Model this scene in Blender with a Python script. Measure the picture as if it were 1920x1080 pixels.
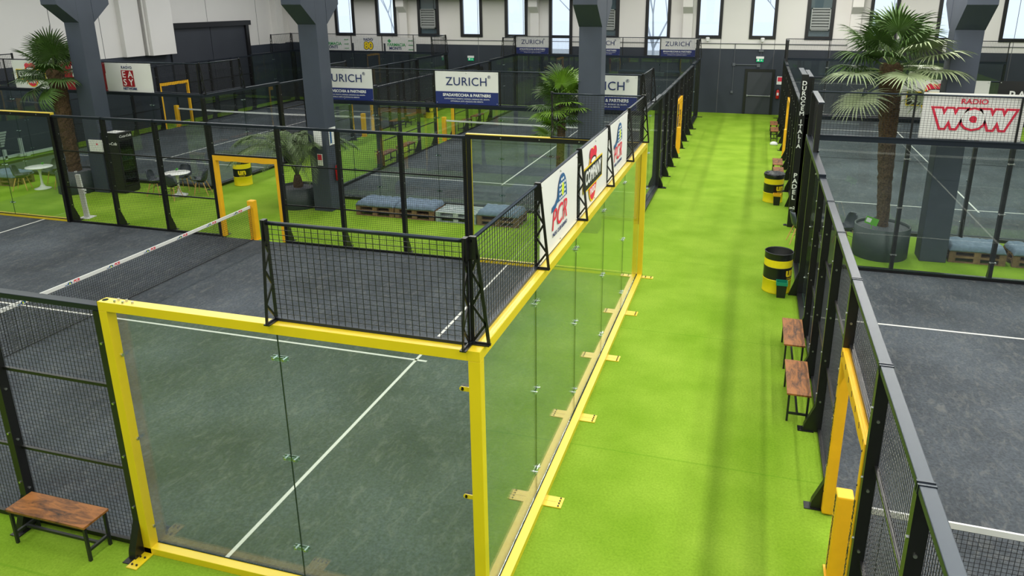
import bpy, bmesh, math, random
from mathutils import Vector, Matrix, Euler
R = math.radians
random.seed(7)
for o in list(bpy.data.objects):
    bpy.data.objects.remove(o)
sc = bpy.context.scene
COL = sc.collection

# ------------------------------------------------------------------ camera
cam_d = bpy.data.cameras.new('camera')
cam = bpy.data.objects.new('camera', cam_d)
COL.objects.link(cam)
sc.camera = cam
CX, CY, CZ, YAW, PIT, ROL, FPX, PCX, PCY = 2.2166, -5.5288, 5.9862, -0.280566, 0.298773, -0.001767, 1386.364, 51.488, -114.634
fwd = Vector((math.sin(YAW) * math.cos(PIT), math.cos(YAW) * math.cos(PIT), -math.sin(PIT)))
rgt = Vector((math.cos(YAW), -math.sin(YAW), 0))
upv = rgt.cross(fwd)
r2 = rgt * math.cos(ROL) + upv * math.sin(ROL)
u2 = -rgt * math.sin(ROL) + upv * math.cos(ROL)
cam.matrix_world = Matrix(((r2.x, u2.x, -fwd.x, CX), (r2.y, u2.y, -fwd.y, CY), (r2.z, u2.z, -fwd.z, CZ), (0, 0, 0, 1)))
cam_d.sensor_width = 36
cam_d.sensor_fit = 'HORIZONTAL'
cam_d.lens = 36 * FPX / 1920
cam_d.shift_x = -PCX / 1920
cam_d.shift_y = PCY / 1920
cam_d.clip_end = 300

# ------------------------------------------------------------------ world, exposure
w = bpy.data.worlds.new('sky')
sc.world = w
w.use_nodes = True
bg = w.node_tree.nodes['Background']
bg.inputs[0].default_value = (0.76, 0.87, 1.0, 1)
bg.inputs[1].default_value = 1.3
sc.view_settings.view_transform = 'Standard'
sc.view_settings.look = 'None'
sc.view_settings.gamma = 1
sc.view_settings.use_curve_mapping = False
sc.view_settings.exposure = 0.0
cy = sc.cycles
cy.max_bounces = 10
cy.diffuse_bounces = 4
cy.glossy_bounces = 4
cy.transmission_bounces = 4
cy.transparent_max_bounces = 40
cy.use_denoising = True
cy.sample_clamp_indirect = 6
cy.caustics_reflective = False
cy.caustics_refractive = False


def area(name, loc, sx, sy, power, color=(1, 1, 1), rot=(0, 0, 0)):
    d = bpy.data.lights.new(name, 'AREA')
    d.shape = 'RECTANGLE'
    d.size = sx
    d.size_y = sy
    d.energy = power
    d.color = color
    o = bpy.data.objects.new(name, d)
    o.location = loc
    o.rotation_euler = rot
    COL.objects.link(o)
    return o


CEIL = 8.4
# broad roof lights (daylight through the roof) and narrow lamp strips over the courts
for xs in (-21, -9.0, 2.2, 13):
    area('skylight', (xs, 11, CEIL - 0.06), 4.6, 46, 1500, (0.95, 0.97, 1.0))
for xs, p in ((-16.2, 1150), (-3.0, 1300), (5.8, 2300), (12, 900)):
    area('lamp_strip', (xs, 13, CEIL - 0.25), 0.25, 42, p, (1.0, 0.96, 0.88))

# ------------------------------------------------------------------ materials
MATS = {}


def nodes_of(name):
    m = bpy.data.materials.new(name)
    m.use_nodes = True
    nt = m.node_tree
    return m, nt, nt.nodes['Principled BSDF']


def mat(name, col, rough=0.5, metal=0.0, spec=0.5, var=0.0, scale=20.0, bump=0.0, emit=None, coat=0.0):
    """principled with slight procedural variation"""
    if name in MATS:
        return MATS[name]
    m, nt, b = nodes_of(name)
    b.inputs['Roughness'].default_value = rough
    b.inputs['Metallic'].default_value = metal
    b.inputs['Specular IOR Level'].default_value = spec
    b.inputs['Coat Weight'].default_value = coat
    tc = nt.nodes.new('ShaderNodeTexCoord')
    nz = nt.nodes.new('ShaderNodeTexNoise')
    nz.inputs['Scale'].default_value = scale
    nz.inputs['Detail'].default_value = 4
    nt.links.new(tc.outputs['Object'], nz.inputs['Vector'])
    rp = nt.nodes.new('ShaderNodeValToRGB')
    v = max(var, 0.02)
    rp.color_ramp.elements[0].position = 0.3
    rp.color_ramp.elements[1].position = 0.7
    rp.color_ramp.elements[0].color = tuple(c * (1 - v) for c in col) + (1,)
    rp.color_ramp.elements[1].color = tuple(min(1, c * (1 + v)) for c in col) + (1,)
    nt.links.new(nz.outputs['Fac'], rp.inputs[0])
    nt.links.new(rp.outputs[0], b.inputs['Base Color'])
    if bump:
        bp = nt.nodes.new('ShaderNodeBump')
        bp.inputs['Strength'].default_value = bump
        bp.inputs['Distance'].default_value = 0.01
        nt.links.new(nz.outputs['Fac'], bp.inputs['Height'])
        nt.links.new(bp.outputs[0], b.inputs['Normal'])
    if emit:
        b.inputs['Emission Color'].default_value = tuple(emit[:3]) + (1,)
        b.inputs['Emission Strength'].default_value = emit[3]
    MATS[name] = m
    return m


def mat_turf():
    m, nt, b = nodes_of('green_turf')
    N, L = nt.nodes.new, nt.links.new
    tc = N('ShaderNodeTexCoord')
    n1 = N('ShaderNodeTexNoise'); n1.inputs['Scale'].default_value = 0.9; n1.inputs['Detail'].default_value = 5
    n2 = N('ShaderNodeTexNoise'); n2.inputs['Scale'].default_value = 34; n2.inputs['Detail'].default_value = 6; n2.inputs['Roughness'].default_value = .75
    L(tc.outputs['Object'], n1.inputs['Vector']); L(tc.outputs['Object'], n2.inputs['Vector'])
    r1 = N('ShaderNodeValToRGB')
    r1.color_ramp.elements[0].position = .3; r1.color_ramp.elements[0].color = (.190, .345, .016, 1)
    r1.color_ramp.elements[1].position = .72; r1.color_ramp.elements[1].color = (.300, .465, .042, 1)
    L(n1.outputs['Fac'], r1.inputs[0])
    r2 = N('ShaderNodeValToRGB')
    r2.color_ramp.elements[0].position = .3; r2.color_ramp.elements[0].color = (.6, .66, .5, 1)
    r2.color_ramp.elements[1].position = .75; r2.color_ramp.elements[1].color = (1.15, 1.1, 1.3, 1)
    L(n2.outputs['Fac'], r2.inputs[0])
    mx = N('ShaderNodeMixRGB'); mx.blend_type = 'MULTIPLY'; mx.inputs[0].default_value = .8
    L(r1.outputs[0], mx.inputs[1]); L(r2.outputs[0], mx.inputs[2])
    # roll seams of the carpet every four metres
    sp = N('ShaderNodeSeparateXYZ'); L(tc.outputs['Object'], sp.inputs[0])
    md = N('ShaderNodeMath'); md.operation = 'PINGPONG'; md.inputs[1].default_value = 2.0
    ad = N('ShaderNodeMath'); ad.operation = 'ADD'; ad.inputs[1].default_value = 100.7
    L(sp.outputs['Y'], ad.inputs[0]); L(ad.outputs[0], md.inputs[0])
    lt = N('ShaderNodeMath'); lt.operation = 'LESS_THAN'; lt.inputs[1].default_value = .014
    L(md.outputs[0], lt.inputs[0])
    ml = N('ShaderNodeMath'); ml.operation = 'MULTIPLY'; ml.inputs[1].default_value = .35
    L(lt.outputs[0], ml.inputs[0])
    m2 = N('ShaderNodeMixRGB'); m2.blend_type = 'MIX'; m2.inputs[2].default_value = (.1, .26, .005, 1)
    L(ml.outputs[0], m2.inputs[0]); L(mx.outputs[0], m2.inputs[1])
    L(m2.outputs[0], b.inputs['Base Color'])
    b.inputs['Roughness'].default_value = .9
    b.inputs['Specular IOR Level'].default_value = .12
    bp = N('ShaderNodeBump'); bp.inputs['Strength'].default_value = .7; bp.inputs['Distance'].default_value = .02
    L(n2.outputs['Fac'], bp.inputs['Height']); L(bp.outputs[0], b.inputs['Normal'])
    return m


def mat_court():
    m, nt, b = nodes_of('court_carpet')
    N, L = nt.nodes.new, nt.links.new
    tc = N('ShaderNodeTexCoord')
    n1 = N('ShaderNodeTexNoise'); n1.inputs['Scale'].default_value = .55; n1.inputs['Detail'].default_value = 6
    n2 = N('ShaderNodeTexNoise'); n2.inputs['Scale'].default_value = 26; n2.inputs['Detail'].default_value = 5; n2.inputs['Roughness'].default_value = .7
    mp = N('ShaderNodeMapping'); mp.inputs['Scale'].default_value = (1.6, .7, 1)
    n3 = N('ShaderNodeTexNoise'); n3.inputs['Scale'].default_value = 4.5; n3.inputs['Detail'].default_value = 8; n3.inputs['Roughness'].default_value = .7; n3.inputs['Distortion'].default_value = 1.2
    for n in (n1, n2): L(tc.outputs['Object'], n.inputs['Vector'])
    L(tc.outputs['Object'], mp.inputs[0]); L(mp.outputs[0], n3.inputs['Vector'])
    r1 = N('ShaderNodeValToRGB')
    r1.color_ramp.elements[0].position = .35; r1.color_ramp.elements[0].color = (.028, .034, .043, 1)
    r1.color_ramp.elements[1].position = .7; r1.color_ramp.elements[1].color = (.062, .073, .090, 1)
    L(n1.outputs['Fac'], r1.inputs[0])
    r2 = N('ShaderNodeValToRGB')
    r2.color_ramp.elements[0].position = .3; r2.color_ramp.elements[0].color = (.6, .6, .6, 1)
    r2.color_ramp.elements[1].position = .72; r2.color_ramp.elements[1].color = (1.6, 1.6, 1.55, 1)
    L(n2.outputs['Fac'], r2.inputs[0])
    mx = N('ShaderNodeMixRGB'); mx.blend_type = 'MULTIPLY'; mx.inputs[0].default_value = 1
    L(r1.outputs[0], mx.inputs[1]); L(r2.outputs[0], mx.inputs[2])
    r3 = N('ShaderNodeValToRGB')
    r3.color_ramp.elements[0].position = .5; r3.color_ramp.elements[0].color = (0, 0, 0, 1)
    r3.color_ramp.elements[1].position = .78; r3.color_ramp.elements[1].color = (.55, .55, .55, 1)
    L(n3.outputs['Fac'], r3.inputs[0])
    m2 = N('ShaderNodeMixRGB'); m2.inputs[2].default_value = (.17, .17, .16, 1)
    L(r3.outputs[0], m2.inputs[0]); L(mx.outputs[0], m2.inputs[1])
    L(m2.outputs[0], b.inputs['Base Color'])
    b.inputs['Roughness'].default_value = .75
    b.inputs['Specular IOR Level'].default_value = .3
    bp = N('ShaderNodeBump'); bp.inputs['Strength'].default_value = .4; bp.inputs['Distance'].default_value = .01
    L(n2.outputs['Fac'], bp.inputs['Height']); L(bp.outputs[0], b.inputs['Normal'])
    return m


def mat_glass(name='clear_glass', tint=(.93, .965, .945), gain=1.0):
    m = bpy.data.materials.new(name)
    m.use_nodes = True
    nt = m.node_tree
    nt.nodes.clear()
    N, L = nt.nodes.new, nt.links.new
    out = N('ShaderNodeOutputMaterial')
    mix = N('ShaderNodeMixShader')
    tr = N('ShaderNodeBsdfTransparent'); tr.inputs[0].default_value = tint + (1,)
    gl = N('ShaderNodeBsdfGlossy'); gl.inputs['Roughness'].default_value = 0.012
    gl.inputs[0].default_value = (.97, 1, .98, 1)
    lw = N('ShaderNodeLayerWeight'); lw.inputs[0].default_value = .5
    pw = N('ShaderNodeMath'); pw.operation = 'POWER'; pw.inputs[1].default_value = 5
    ml = N('ShaderNodeMath'); ml.operation = 'MULTIPLY_ADD'; ml.inputs[1].default_value = .95 * gain; ml.inputs[2].default_value = .045 * gain
    L(lw.outputs['Facing'], pw.inputs[0]); L(pw.outputs[0], ml.inputs[0]); L(ml.outputs[0], mix.inputs[0])
    L(tr.outputs[0], mix.inputs[1]); L(gl.outputs[0], mix.inputs[2]); L(mix.outputs[0], out.inputs[0])
    return m


def mat_wood(name, c1, c2, scale=3.0, rough=.55):
    m, nt, b = nodes_of(name)
    N, L = nt.nodes.new, nt.links.new
    tc = N('ShaderNodeTexCoord')
    mp = N('ShaderNodeMapping'); mp.inputs['Scale'].default_value = (1, 4, 1)
    nz = N('ShaderNodeTexNoise'); nz.inputs['Scale'].default_value = scale; nz.inputs['Detail'].default_value = 9; nz.inputs['Roughness'].default_value = .68; nz.inputs['Distortion'].default_value = .8
    L(tc.outputs['Object'], mp.inputs[0]); L(mp.outputs[0], nz.inputs['Vector'])
    rp = N('ShaderNodeValToRGB')
    rp.color_ramp.elements[0].position = .34; rp.color_ramp.elements[0].color = c1 + (1,)
    rp.color_ramp.elements[1].position = .6; rp.color_ramp.elements[1].color = c2 + (1,)
    L(nz.outputs['Fac'], rp.inputs[0]); L(rp.outputs[0], b.inputs['Base Color'])
    b.inputs['Roughness'].default_value = rough
    return m


M = {}
M['turf'] = mat_turf()
M['court'] = mat_court()
M['glass'] = mat_glass(gain=1.25)
M['winglass'] = mat_glass('window_glass', (.96, .98, 1.0))
M['yellow'] = mat('yellow_paint', (.76, .55, .006), .34, var=.03, scale=3, coat=1.0)
MATS['yellow_paint'].node_tree.nodes['Principled BSDF'].inputs['Coat IOR'].default_value = 1.6
MATS['yellow_paint'].node_tree.nodes['Principled BSDF'].inputs['Coat Roughness'].default_value = .38
M['pad'] = mat('yellow_padding', (.80, .42, .008), .5, var=.05, scale=6, bump=.2)
M['black'] = mat('black_powder_coat', (.008, .008, .009), .32, var=.1)
M['rail'] = mat('black_satin_rail', (.010, .012, .017), .38, spec=.45, var=.05)
MATS['black_satin_rail'].node_tree.nodes['Principled BSDF'].inputs['Specular Tint'].default_value = (.62, .8, 1.0, 1)  # blue of the reflected sky is put into the specular tint
M['wire'] = mat('black_wire', (.009, .009, .01), .4)
M['steel'] = mat('steel', (.6, .6, .6), .3, 1.0)
M['clamp'] = mat_glass('clear_clamp', (.72, .82, .80), 2.2)
M['joint'] = mat('dark_joint', (.02, .035, .028), .9, spec=.1)
M['white'] = mat('white_line', (.62, .61, .58), .8, var=.06, scale=30)
M['vinyl'] = mat('white_vinyl', (.74, .74, .72), .45, var=.02, scale=2)
M['wallwhite'] = mat('white_wall_paint', (.70, .68, .655), .8, var=.02, scale=.6)
M['walldark'] = mat('dark_blue_grey_wall_paint', (.025, .032, .047), .7, var=.08, scale=.8)
M['pillar'] = mat('grey_blue_pillar_paint', (.041, .052, .078), .6, var=.07, scale=2.2)
M['doordark'] = mat('dark_door_paint', (.032, .036, .048), .5, var=.06, scale=1)
M['frame'] = mat('black_window_frame', (.008, .008, .010), .35)
M['ceil'] = mat('pale_ceiling', (.74, .75, .78), .8)
M['navy'] = mat('navy_vinyl', (.012, .025, .15), .45)
M['ink'] = mat('navy_print', (.015, .03, .13), .5)
M['red'] = mat('red_print', (.68, .02, .06), .5)
M['darkred'] = mat('dark_red_vinyl', (.30, .010, .018), .5)
M['blk'] = mat('black_print', (.012, .012, .012), .5)
M['print_white'] = mat('white_print', (.78, .78, .77), .5)
M['print_yellow'] = mat('yellow_print', (.85, .62, .01), .5)
M['print_green'] = mat('green_print', (.02, .33, .08), .5)
M['print_blue'] = mat('blue_print', (.02, .10, .26), .5)
M['lime'] = mat('lime_print', (.62, .72, .03), .5)
M['drumY'] = mat('yellow_drum_enamel', (.86, .68, .01), .4, var=.03)
M['plasticB'] = mat('black_plastic', (.01, .01, .011), .4)
M['bag'] = mat('black_bin_liner', (.012, .012, .014), .25, bump=.8, scale=30)
M['plasticG'] = mat('green_plastic', (.01, .22, .13), .35)
M['chair'] = mat('dark_grey_plastic_shell', (.035, .045, .06), .35)
M['oak'] = mat_wood('light_wood', (.55, .28, .08), (.72, .42, .15), 6)
M['rustic'] = mat_wood('rustic_brown_board', (.022, .010, .007), (.34, .125, .030), 3.2, .5)
M['pallet'] = mat_wood('pallet_wood', (.10, .055, .025), (.24, .14, .065), 4, .8)
M['palletgrey'] = mat_wood('pale_painted_pallet_wood', (.13, .2, .2), (.42, .46, .46), 5, .8)
M['metalblk'] = mat('black_bench_metal', (.012, .014, .014), .4)
M['cushion'] = mat('blue_grey_cushion_fabric', (.13, .18, .25), .85, var=.12, scale=14, bump=.3)
M['pot'] = mat('dark_green_grey_planter', (.022, .036, .036), .5, var=.06)
M['gravel'] = mat('dark_gravel', (.09, .095, .11), .9, var=.7, scale=60, bump=1.0)
M['trunk'] = mat('palm_trunk_fibre', (.080, .048, .024), .95, var=.6, scale=28, bump=1.0)
M['leafdark'] = mat('dark_palm_leaf', (.040, .085, .014), .5, var=.35, scale=3)
M['leaflight'] = mat('pale_palm_leaf', (.14, .27, .06), .5, var=.25, scale=3)
M['leafgrey'] = mat('grey_green_palm_leaf', (.20, .25, .13), .5, var=.2, scale=3)
M['leafyg'] = mat('bright_palm_leaf', (.13, .25, .02), .5, var=.3, scale=4)
M['stem'] = mat('palm_stem', (.10, .16, .035), .6)
M['frond'] = mat('feather_palm_leaf', (.085, .14, .035), .55, var=.3, scale=5)
M['tabletop'] = mat('white_table_laminate', (.78, .78, .76), .3)
M['whitepaint'] = mat('white_painted_metal', (.75, .75, .75), .4)
M['exitgreen'] = mat('exit_sign_green', (.0, .30, .12), .4, emit=(.0, .35, .15, .5))
M['extred'] = mat('extinguisher_red', (.55, .012, .012), .3)
M['vent'] = mat('grey_louvre_metal', (.30, .32, .31), .5, metal=.2)
M['fridgeglass'] = mat_glass('fridge_glass', (.5, .55, .52))
M['bark'] = mat('hazy_pale_bark', (.62, .66, .70), .9)  # outdoor haze and overexposure are put into the pale bark colour
M['outground'] = mat('outdoor_ground', (.5, .5, .48), .9)
M['net'] = mat('black_net_cord', (.01, .01, .012), .8)
M['greencard'] = mat('green_plant_label', (.12, .42, .03), .5)
M['teal'] = mat('teal_bottles', (.02, .18, .22), .4)
M['tan'] = mat('tan_sole', (.6, .6, .6), .5)


# ------------------------------------------------------------------ mesh helpers
class MB:
    def __init__(s):
        s.v = []; s.f = []; s.m = []

    def add(s, vs, fs, mi=0):
        o = len(s.v)
        s.v += [tuple(p) for p in vs]
        s.f += [tuple(i + o for i in f) for f in fs]
        s.m += [mi] * len(fs)
        return s

    def box(s, a, b, mi=0, bev=0.0):
        x0, y0, z0 = (min(a[i], b[i]) for i in range(3))
        x1, y1, z1 = (max(a[i], b[i]) for i in range(3))
        if bev <= 0:
            vs = [(x0, y0, z0), (x1, y0, z0), (x1, y1, z0), (x0, y1, z0), (x0, y0, z1), (x1, y0, z1), (x1, y1, z1), (x0, y1, z1)]
            fs = [(0, 3, 2, 1), (4, 5, 6, 7), (0, 1, 5, 4), (1, 2, 6, 5), (2, 3, 7, 6), (3, 0, 4, 7)]
            return s.add(vs, fs, mi)
        bm = bmesh.new()
        bmesh.ops.create_cube(bm, size=1)
        for v in bm.verts:
            v.co = Vector(((x0 + x1) / 2 + v.co.x * (x1 - x0), (y0 + y1) / 2 + v.co.y * (y1 - y0), (z0 + z1) / 2 + v.co.z * (z1 - z0)))
        bmesh.ops.bevel(bm, geom=bm.edges[:], offset=bev, segments=2, affect='EDGES', profile=.6)
        bm.verts.index_update()
        s.add([v.co for v in bm.verts], [[v.index for v in f.verts] for f in bm.faces], mi)
        bm.free()
        return s

    def prism(s, pts, d, mi=0):
        """closed polygon (list of 3d points) extruded by vector d"""
        n = len(pts)
        d = Vector(d)
        vs = [Vector(p) for p in pts] + [Vector(p) + d for p in pts]
        fs = [tuple(range(n))[::-1], tuple(range(n, 2 * n))] + [(i, (i + 1) % n, n + (i + 1) % n, n + i) for i in range(n)]
        return s.add(vs, fs, mi)

    def tube(s, pts, r, n=8, mi=0, cap=True):
        pts = [Vector(p) for p in pts]
        rs = r if isinstance(r, (list, tuple)) else [r] * len(pts)
        rings = []
        ref = None
        for i, p in enumerate(pts):
            d = (pts[min(i + 1, len(pts) - 1)] - pts[max(i - 1, 0)]).normalized()
            if ref is None:
                ref = Vector((0, 0, 1)) if abs(d.z) < .9 else Vector((1, 0, 0))
            a = d.cross(ref).normalized()
            b = d.cross(a).normalized()
            ref = b.cross(d) * -1 if False else ref
            rings.append([p + (a * math.cos(2 * math.pi * (k + .5) / n) + b * math.sin(2 * math.pi * (k + .5) / n)) * rs[i] for k in range(n)])
        vs = [q for r_ in rings for q in r_]
        fs = []
        for i in range(len(pts) - 1):
            for k in range(n):
                fs.append((i * n + k, i * n + (k + 1) % n, (i + 1) * n + (k + 1) % n, (i + 1) * n + k))
        if cap:
            fs.append(tuple(range(n))[::-1]); fs.append(tuple((len(pts) - 1) * n + k for k in range(n)))
        return s.add(vs, fs, mi)

    def lathe(s, prof, n=40, mi=0, c=(0, 0, 0), cap=True):
        vs = []; fs = []
        for (r, z) in prof:
            for k in range(n):
                a = 2 * math.pi * k / n
                vs.append((c[0] + r * math.cos(a), c[1] + r * math.sin(a), c[2] + z))
        for i in range(len(prof) - 1):
            for k in range(n):
                fs.append((i * n + k, i * n + (k + 1) % n, (i + 1) * n + (k + 1) % n, (i + 1) * n + k))
        if cap:
            fs.append(tuple(range(n))[::-1]); fs.append(tuple((len(prof) - 1) * n + k for k in range(n)))
        return s.add(vs, fs, mi)

    def mesh(s, name, mats, smooth=False):
        me = bpy.data.meshes.new(name)
        me.from_pydata(s.v, [], s.f)
        if not isinstance(mats, (list, tuple)):
            mats = [mats]
        for m_ in mats:
            me.materials.append(m_)
        me.polygons.foreach_set('material_index', s.m)
        if smooth:
            me.polygons.foreach_set('use_smooth', [True] * len(s.f))
        me.update()
        return me

    def build(s, name, mats, parent=None, smooth=False, loc=(0, 0, 0)):
        return put(name, s.mesh(name, mats, smooth), parent, loc)


def put(name, data, parent=None, loc=(0, 0, 0), rot=(0, 0, 0)):
    o = bpy.data.objects.new(name, data)
    COL.objects.link(o)
    o.location = loc
    o.rotation_euler = rot
    if parent:
        o.parent = parent
    return o


def thing(name, label, cat, loc=(0, 0, 0), rz=0, group=None):
    o = bpy.data.objects.new(name, None)
    COL.objects.link(o)
    o.empty_display_size = .2
    o.location = loc
    o.rotation_euler = (0, 0, rz)
    return tag(o, label, cat, group)


def tag(o, label=None, cat=None, group=None, kind=None):
    if label: o['label'] = label
    if cat: o['category'] = cat
    if group: o['group'] = group
    if kind: o['kind'] = kind
    return o


def dup(root, loc, rz, label, group=None):
    r = root.copy(); COL.objects.link(r)
    r.location = loc; r.rotation_euler = (0, 0, rz); r['label'] = label
    if group: r['group'] = group

    def rec(src, dst):
        for ch in src.children:
            c = ch.copy(); COL.objects.link(c); c.parent = dst
            rec(ch, c)
    rec(root, r)
    return r


def smooth_by_angle(me, ang=40):
    me.polygons.foreach_set('use_smooth', [True] * len(me.polygons))
    try:
        me.set_sharp_from_angle(angle=R(ang))
    except Exception:
        pass


TXT = {}


def text(body, size, m, parent, loc, name='lettering', shear=0.0, bold=0.0, align='CENTER', rot=(math.pi / 2, 0, 0), sx=1.0, sy=1.0, ext=.0015, space=1.0, line=1.0):
    key = (body, size, m.name, shear, bold, ext, space, line)
    if key not in TXT:
        c = bpy.data.curves.new('tmp', 'FONT')
        c.body = body
        c.size = size
        c.shear = shear
        c.offset = bold
        c.align_x = align
        c.align_y = 'CENTER'
        c.extrude = ext
        c.space_character = space
        c.space_line = line
        c.resolution_u = 3
        ob = bpy.data.objects.new('tmp', c)
        COL.objects.link(ob)
        me = bpy.data.meshes.new_from_object(ob.evaluated_get(bpy.context.evaluated_depsgraph_get()))
        bpy.data.objects.remove(ob)
        bpy.data.curves.remove(c)
        me.name = name
        me.materials.clear()
        me.materials.append(m)
        TXT[key] = me
    o = put(name, TXT[key], parent, loc, rot)
    o.scale = (sx, sy, 1)
    return o


# ------------------------------------------------------------------ the hall
XW, XE, YF, YB = -26.2, 20.0, 36.3, -13.0
BAND = 3.43
fl = MB(); fl.box((XW, YB, -.1), (XE, YF, 0)); o = fl.build('floor', M['turf']); tag(o, 'bright lime green turf carpet covering the hall floor', 'floor', kind='structure')
c = MB(); c.box((XW - .3, YB - .3, CEIL), (XE + .3, YF + .3, CEIL + .2)); tag(c.build('ceiling', M['ceil']), 'pale flat roof underside above the courts', 'ceiling', kind='structure')

WIN = [(-22.88, 3.87, 0), (-20.08, 3.87, 0), (-17.33, 3.87, 1), (-14.62, 3.87, 0), (-11.88, 3.87, 0), (-9.25, 2.85, 0), (-6.62, 3.87, 1), (-3.80, 2.85, 0),
       (-1.06, 3.95, 0), (1.71, 3.95, 0), (4.49, 3.95, 1), (7.50, 3.95, 0), (10.61, 3.95, 0), (13.43, 3.95, 0)]
WW_, WTOP = 1.36, 6.35
mb = MB()
xs = XW - .3
for (x0, z0, v) in WIN:
    mb.box((xs, YF, BAND), (x0, YF + .3, WTOP), 0)
    mb.box((xs, YF, 0), (x0, YF + .3, BAND), 1)
    if z0 > BAND:
        mb.box((x0, YF, BAND), (x0 + WW_, YF + .3, z0), 0)
        mb.box((x0, YF, 0), (x0 + WW_, YF + .3, BAND), 1)
    else:
        mb.box((x0, YF, 0), (x0 + WW_, YF + .3, z0), 1)
    xs = x0 + WW_
mb.box((xs, YF, BAND), (XE + .3, YF + .3, WTOP), 0)
mb.box((xs, YF, 0), (XE + .3, YF + .3, BAND), 1)
mb.box((XW - .3, YF, WTOP), (XE + .3, YF + .3, CEIL), 0)
# shallow vertical panel joints in the wall
for i in range(17):
    xj = -24.6 + 2.765 * i
    mb.box((xj - .012, YF - .004, 0), (xj + .012, YF, BAND), 2)
    mb.box((xj - .012, YF - .004, BAND), (xj + .012, YF, CEIL), 2)
tag(mb.build('wall_far', [M['wallwhite'], M['walldark'], mat('panel_joint', (.10, .10, .11), .8)]), 'far hall wall, white above and dark blue-grey below, with a row of windows', 'wall', kind='structure')

mb = MB()
mb.box((XW - .3, YB, BAND), (XW, YF, CEIL), 0)
mb.box((XW - .3, YB, 0), (XW, YF, BAND), 1)
for yj in (14.5, 17.0, 19.5, 22.0, 29.0, 33.2, 34.8):
    mb.box((XW, yj - .012, BAND), (XW + .004, yj + .012, CEIL), 2)
tag(mb.build('wall_left', [M['wallwhite'], M['walldark'], MATS['panel_joint']]), 'left hall wall, white above and dark below', 'wall', kind='structure')
mb = MB(); mb.box((XE, YB, BAND), (XE + .3, YF, CEIL), 0); mb.box((XE, YB, 0), (XE + .3, YF, BAND), 1)
tag(mb.build('wall_right', [M['wallwhite'], M['walldark']]), 'right hall wall beyond the courts', 'wall', kind='structure')
mb = MB(); mb.box((XW - .3, YB - .3, BAND), (XE + .3, YB, CEIL), 0); mb.box((XW - .3, YB - .3, 0), (XE + .3, YB, BAND), 1)
tag(mb.build('wall_near', [M['wallwhite'], M['walldark']]), 'near hall wall behind the viewer', 'wall', kind='structure')

# windows
names_at = {0: 'leftmost window, its foot hidden by the left pharmacy banner', 1: 'second window from the left, above the black and yellow number banner', 3: 'window to the right of the first louvred one', 4: 'window left of the white sponsor banner on the far fence',
            5: 'window with a lower pane, left of the central pillar', 7: 'window with a lower pane, right of the central pillar', 8: 'window left of the emergency door', 9: 'window above the emergency door and exit sign',
            11: 'window behind the tall palm, left part', 12: 'window between the tall palm and the right pillar', 13: 'rightmost window beside the right pillar',
            2: 'leftmost louvred window with grey fan box', 6: 'louvred window half hidden by the central pillar', 10: 'louvred window right of the emergency door'}
for i, (x0, z0, v) in enumerate(WIN):
    t = thing('window_%d' % (i + 1), names_at[i], 'window', (x0, YF, z0)); t['kind'] = 'structure'
    H = WTOP - z0
    f = MB(); fw = .17
    f.box((0, -.05, 0), (fw, .12, H)); f.box((WW_ - fw, -.05, 0), (WW_, .12, H)); f.box((fw, -.05, 0), (WW_ - fw, .12, fw)); f.box((fw, -.05, H - fw), (WW_ - fw, .12, H))
    if z0 < BAND:
        f.box((fw, -.05, 1.02), (WW_ - fw, .12, 1.02 + .16))
    f.build('window_frame', M['frame'], t)
    g = MB()
    g.box((fw, .03, fw), (WW_ - fw, .04, H - fw)); g.build('pane', M['winglass'], t)
    if v:
        b_ = MB(); b_.box((fw, .05, .95 if False else fw), (WW_ - fw, .10, H - fw)); b_.build('blind_panel', mat('grey_green_panel', (.075, .11, .12), .6), t)
        l = MB(); z1 = .48
        l.box((.22, -.14, z1), (1.16, -.02, z1 + .05)); l.box((.22, -.14, z1 + 1.05), (1.16, -.02, z1 + 1.1))
        l.box((.22, -.14, z1), (.27, -.02, z1 + 1.1)); l.box((1.11, -.14, z1), (1.16, -.02, z1 + 1.1))
        for k in range(7):
            zz = z1 + .07 + k * .14
            l.prism([(.27, -.13, zz), (.27, -.03, zz + .10), (.27, -.03, zz + .125), (.27, -.13, zz + .025)], (.84, 0, 0))
        l.build('louvre', M['vent'], t)

# outdoors: pale ground and bare trees seen through the panes
g = MB(); g.box((-60, YF + .31, -.3), (60, 90, -.2)); tag(g.build('outdoor_ground', M['outground']), 'pale ground outside beyond the far windows', 'ground', kind='structure')


def bare_tree(x, y, h, label, seed):
    rnd = random.Random(seed)
    t = MB()

    def br(p, d, l, r, depth):
        q = p + d * l
        t.tube([p, q], [r, r * .65], 5)
        if depth == 0: return
        for k in range(3):
            nd = (d + Vector((rnd.uniform(-.8, .8), rnd.uniform(-.5, .5), rnd.uniform(-.1, .6)))).normalized()
            br(q, nd, l * rnd.uniform(.55, .8), r * .6, depth - 1)
    br(Vector((0, 0, 0)), Vector((0, 0, 1)), h * .35, .12, 4)
    o = t.build('bare_tree', M['bark'], None, loc=(x, y, -.2))
    tag(o, label, 'tree', 'bare trees outside the windows')


for k, (x, y, h, lb) in enumerate([(-4.2, 43, 9, 'bare winter tree outside the window right of the central pillar'), (4.3, 46, 9, 'bare winter tree outside the window over the emergency door'),
                                   (-9.6, 47, 9, 'faint bare tree outside the window left of the central pillar'), (-23, 45, 9, 'bare tree outside the leftmost far windows')]):
    bare_tree(x, y, h, lb, k)

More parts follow.
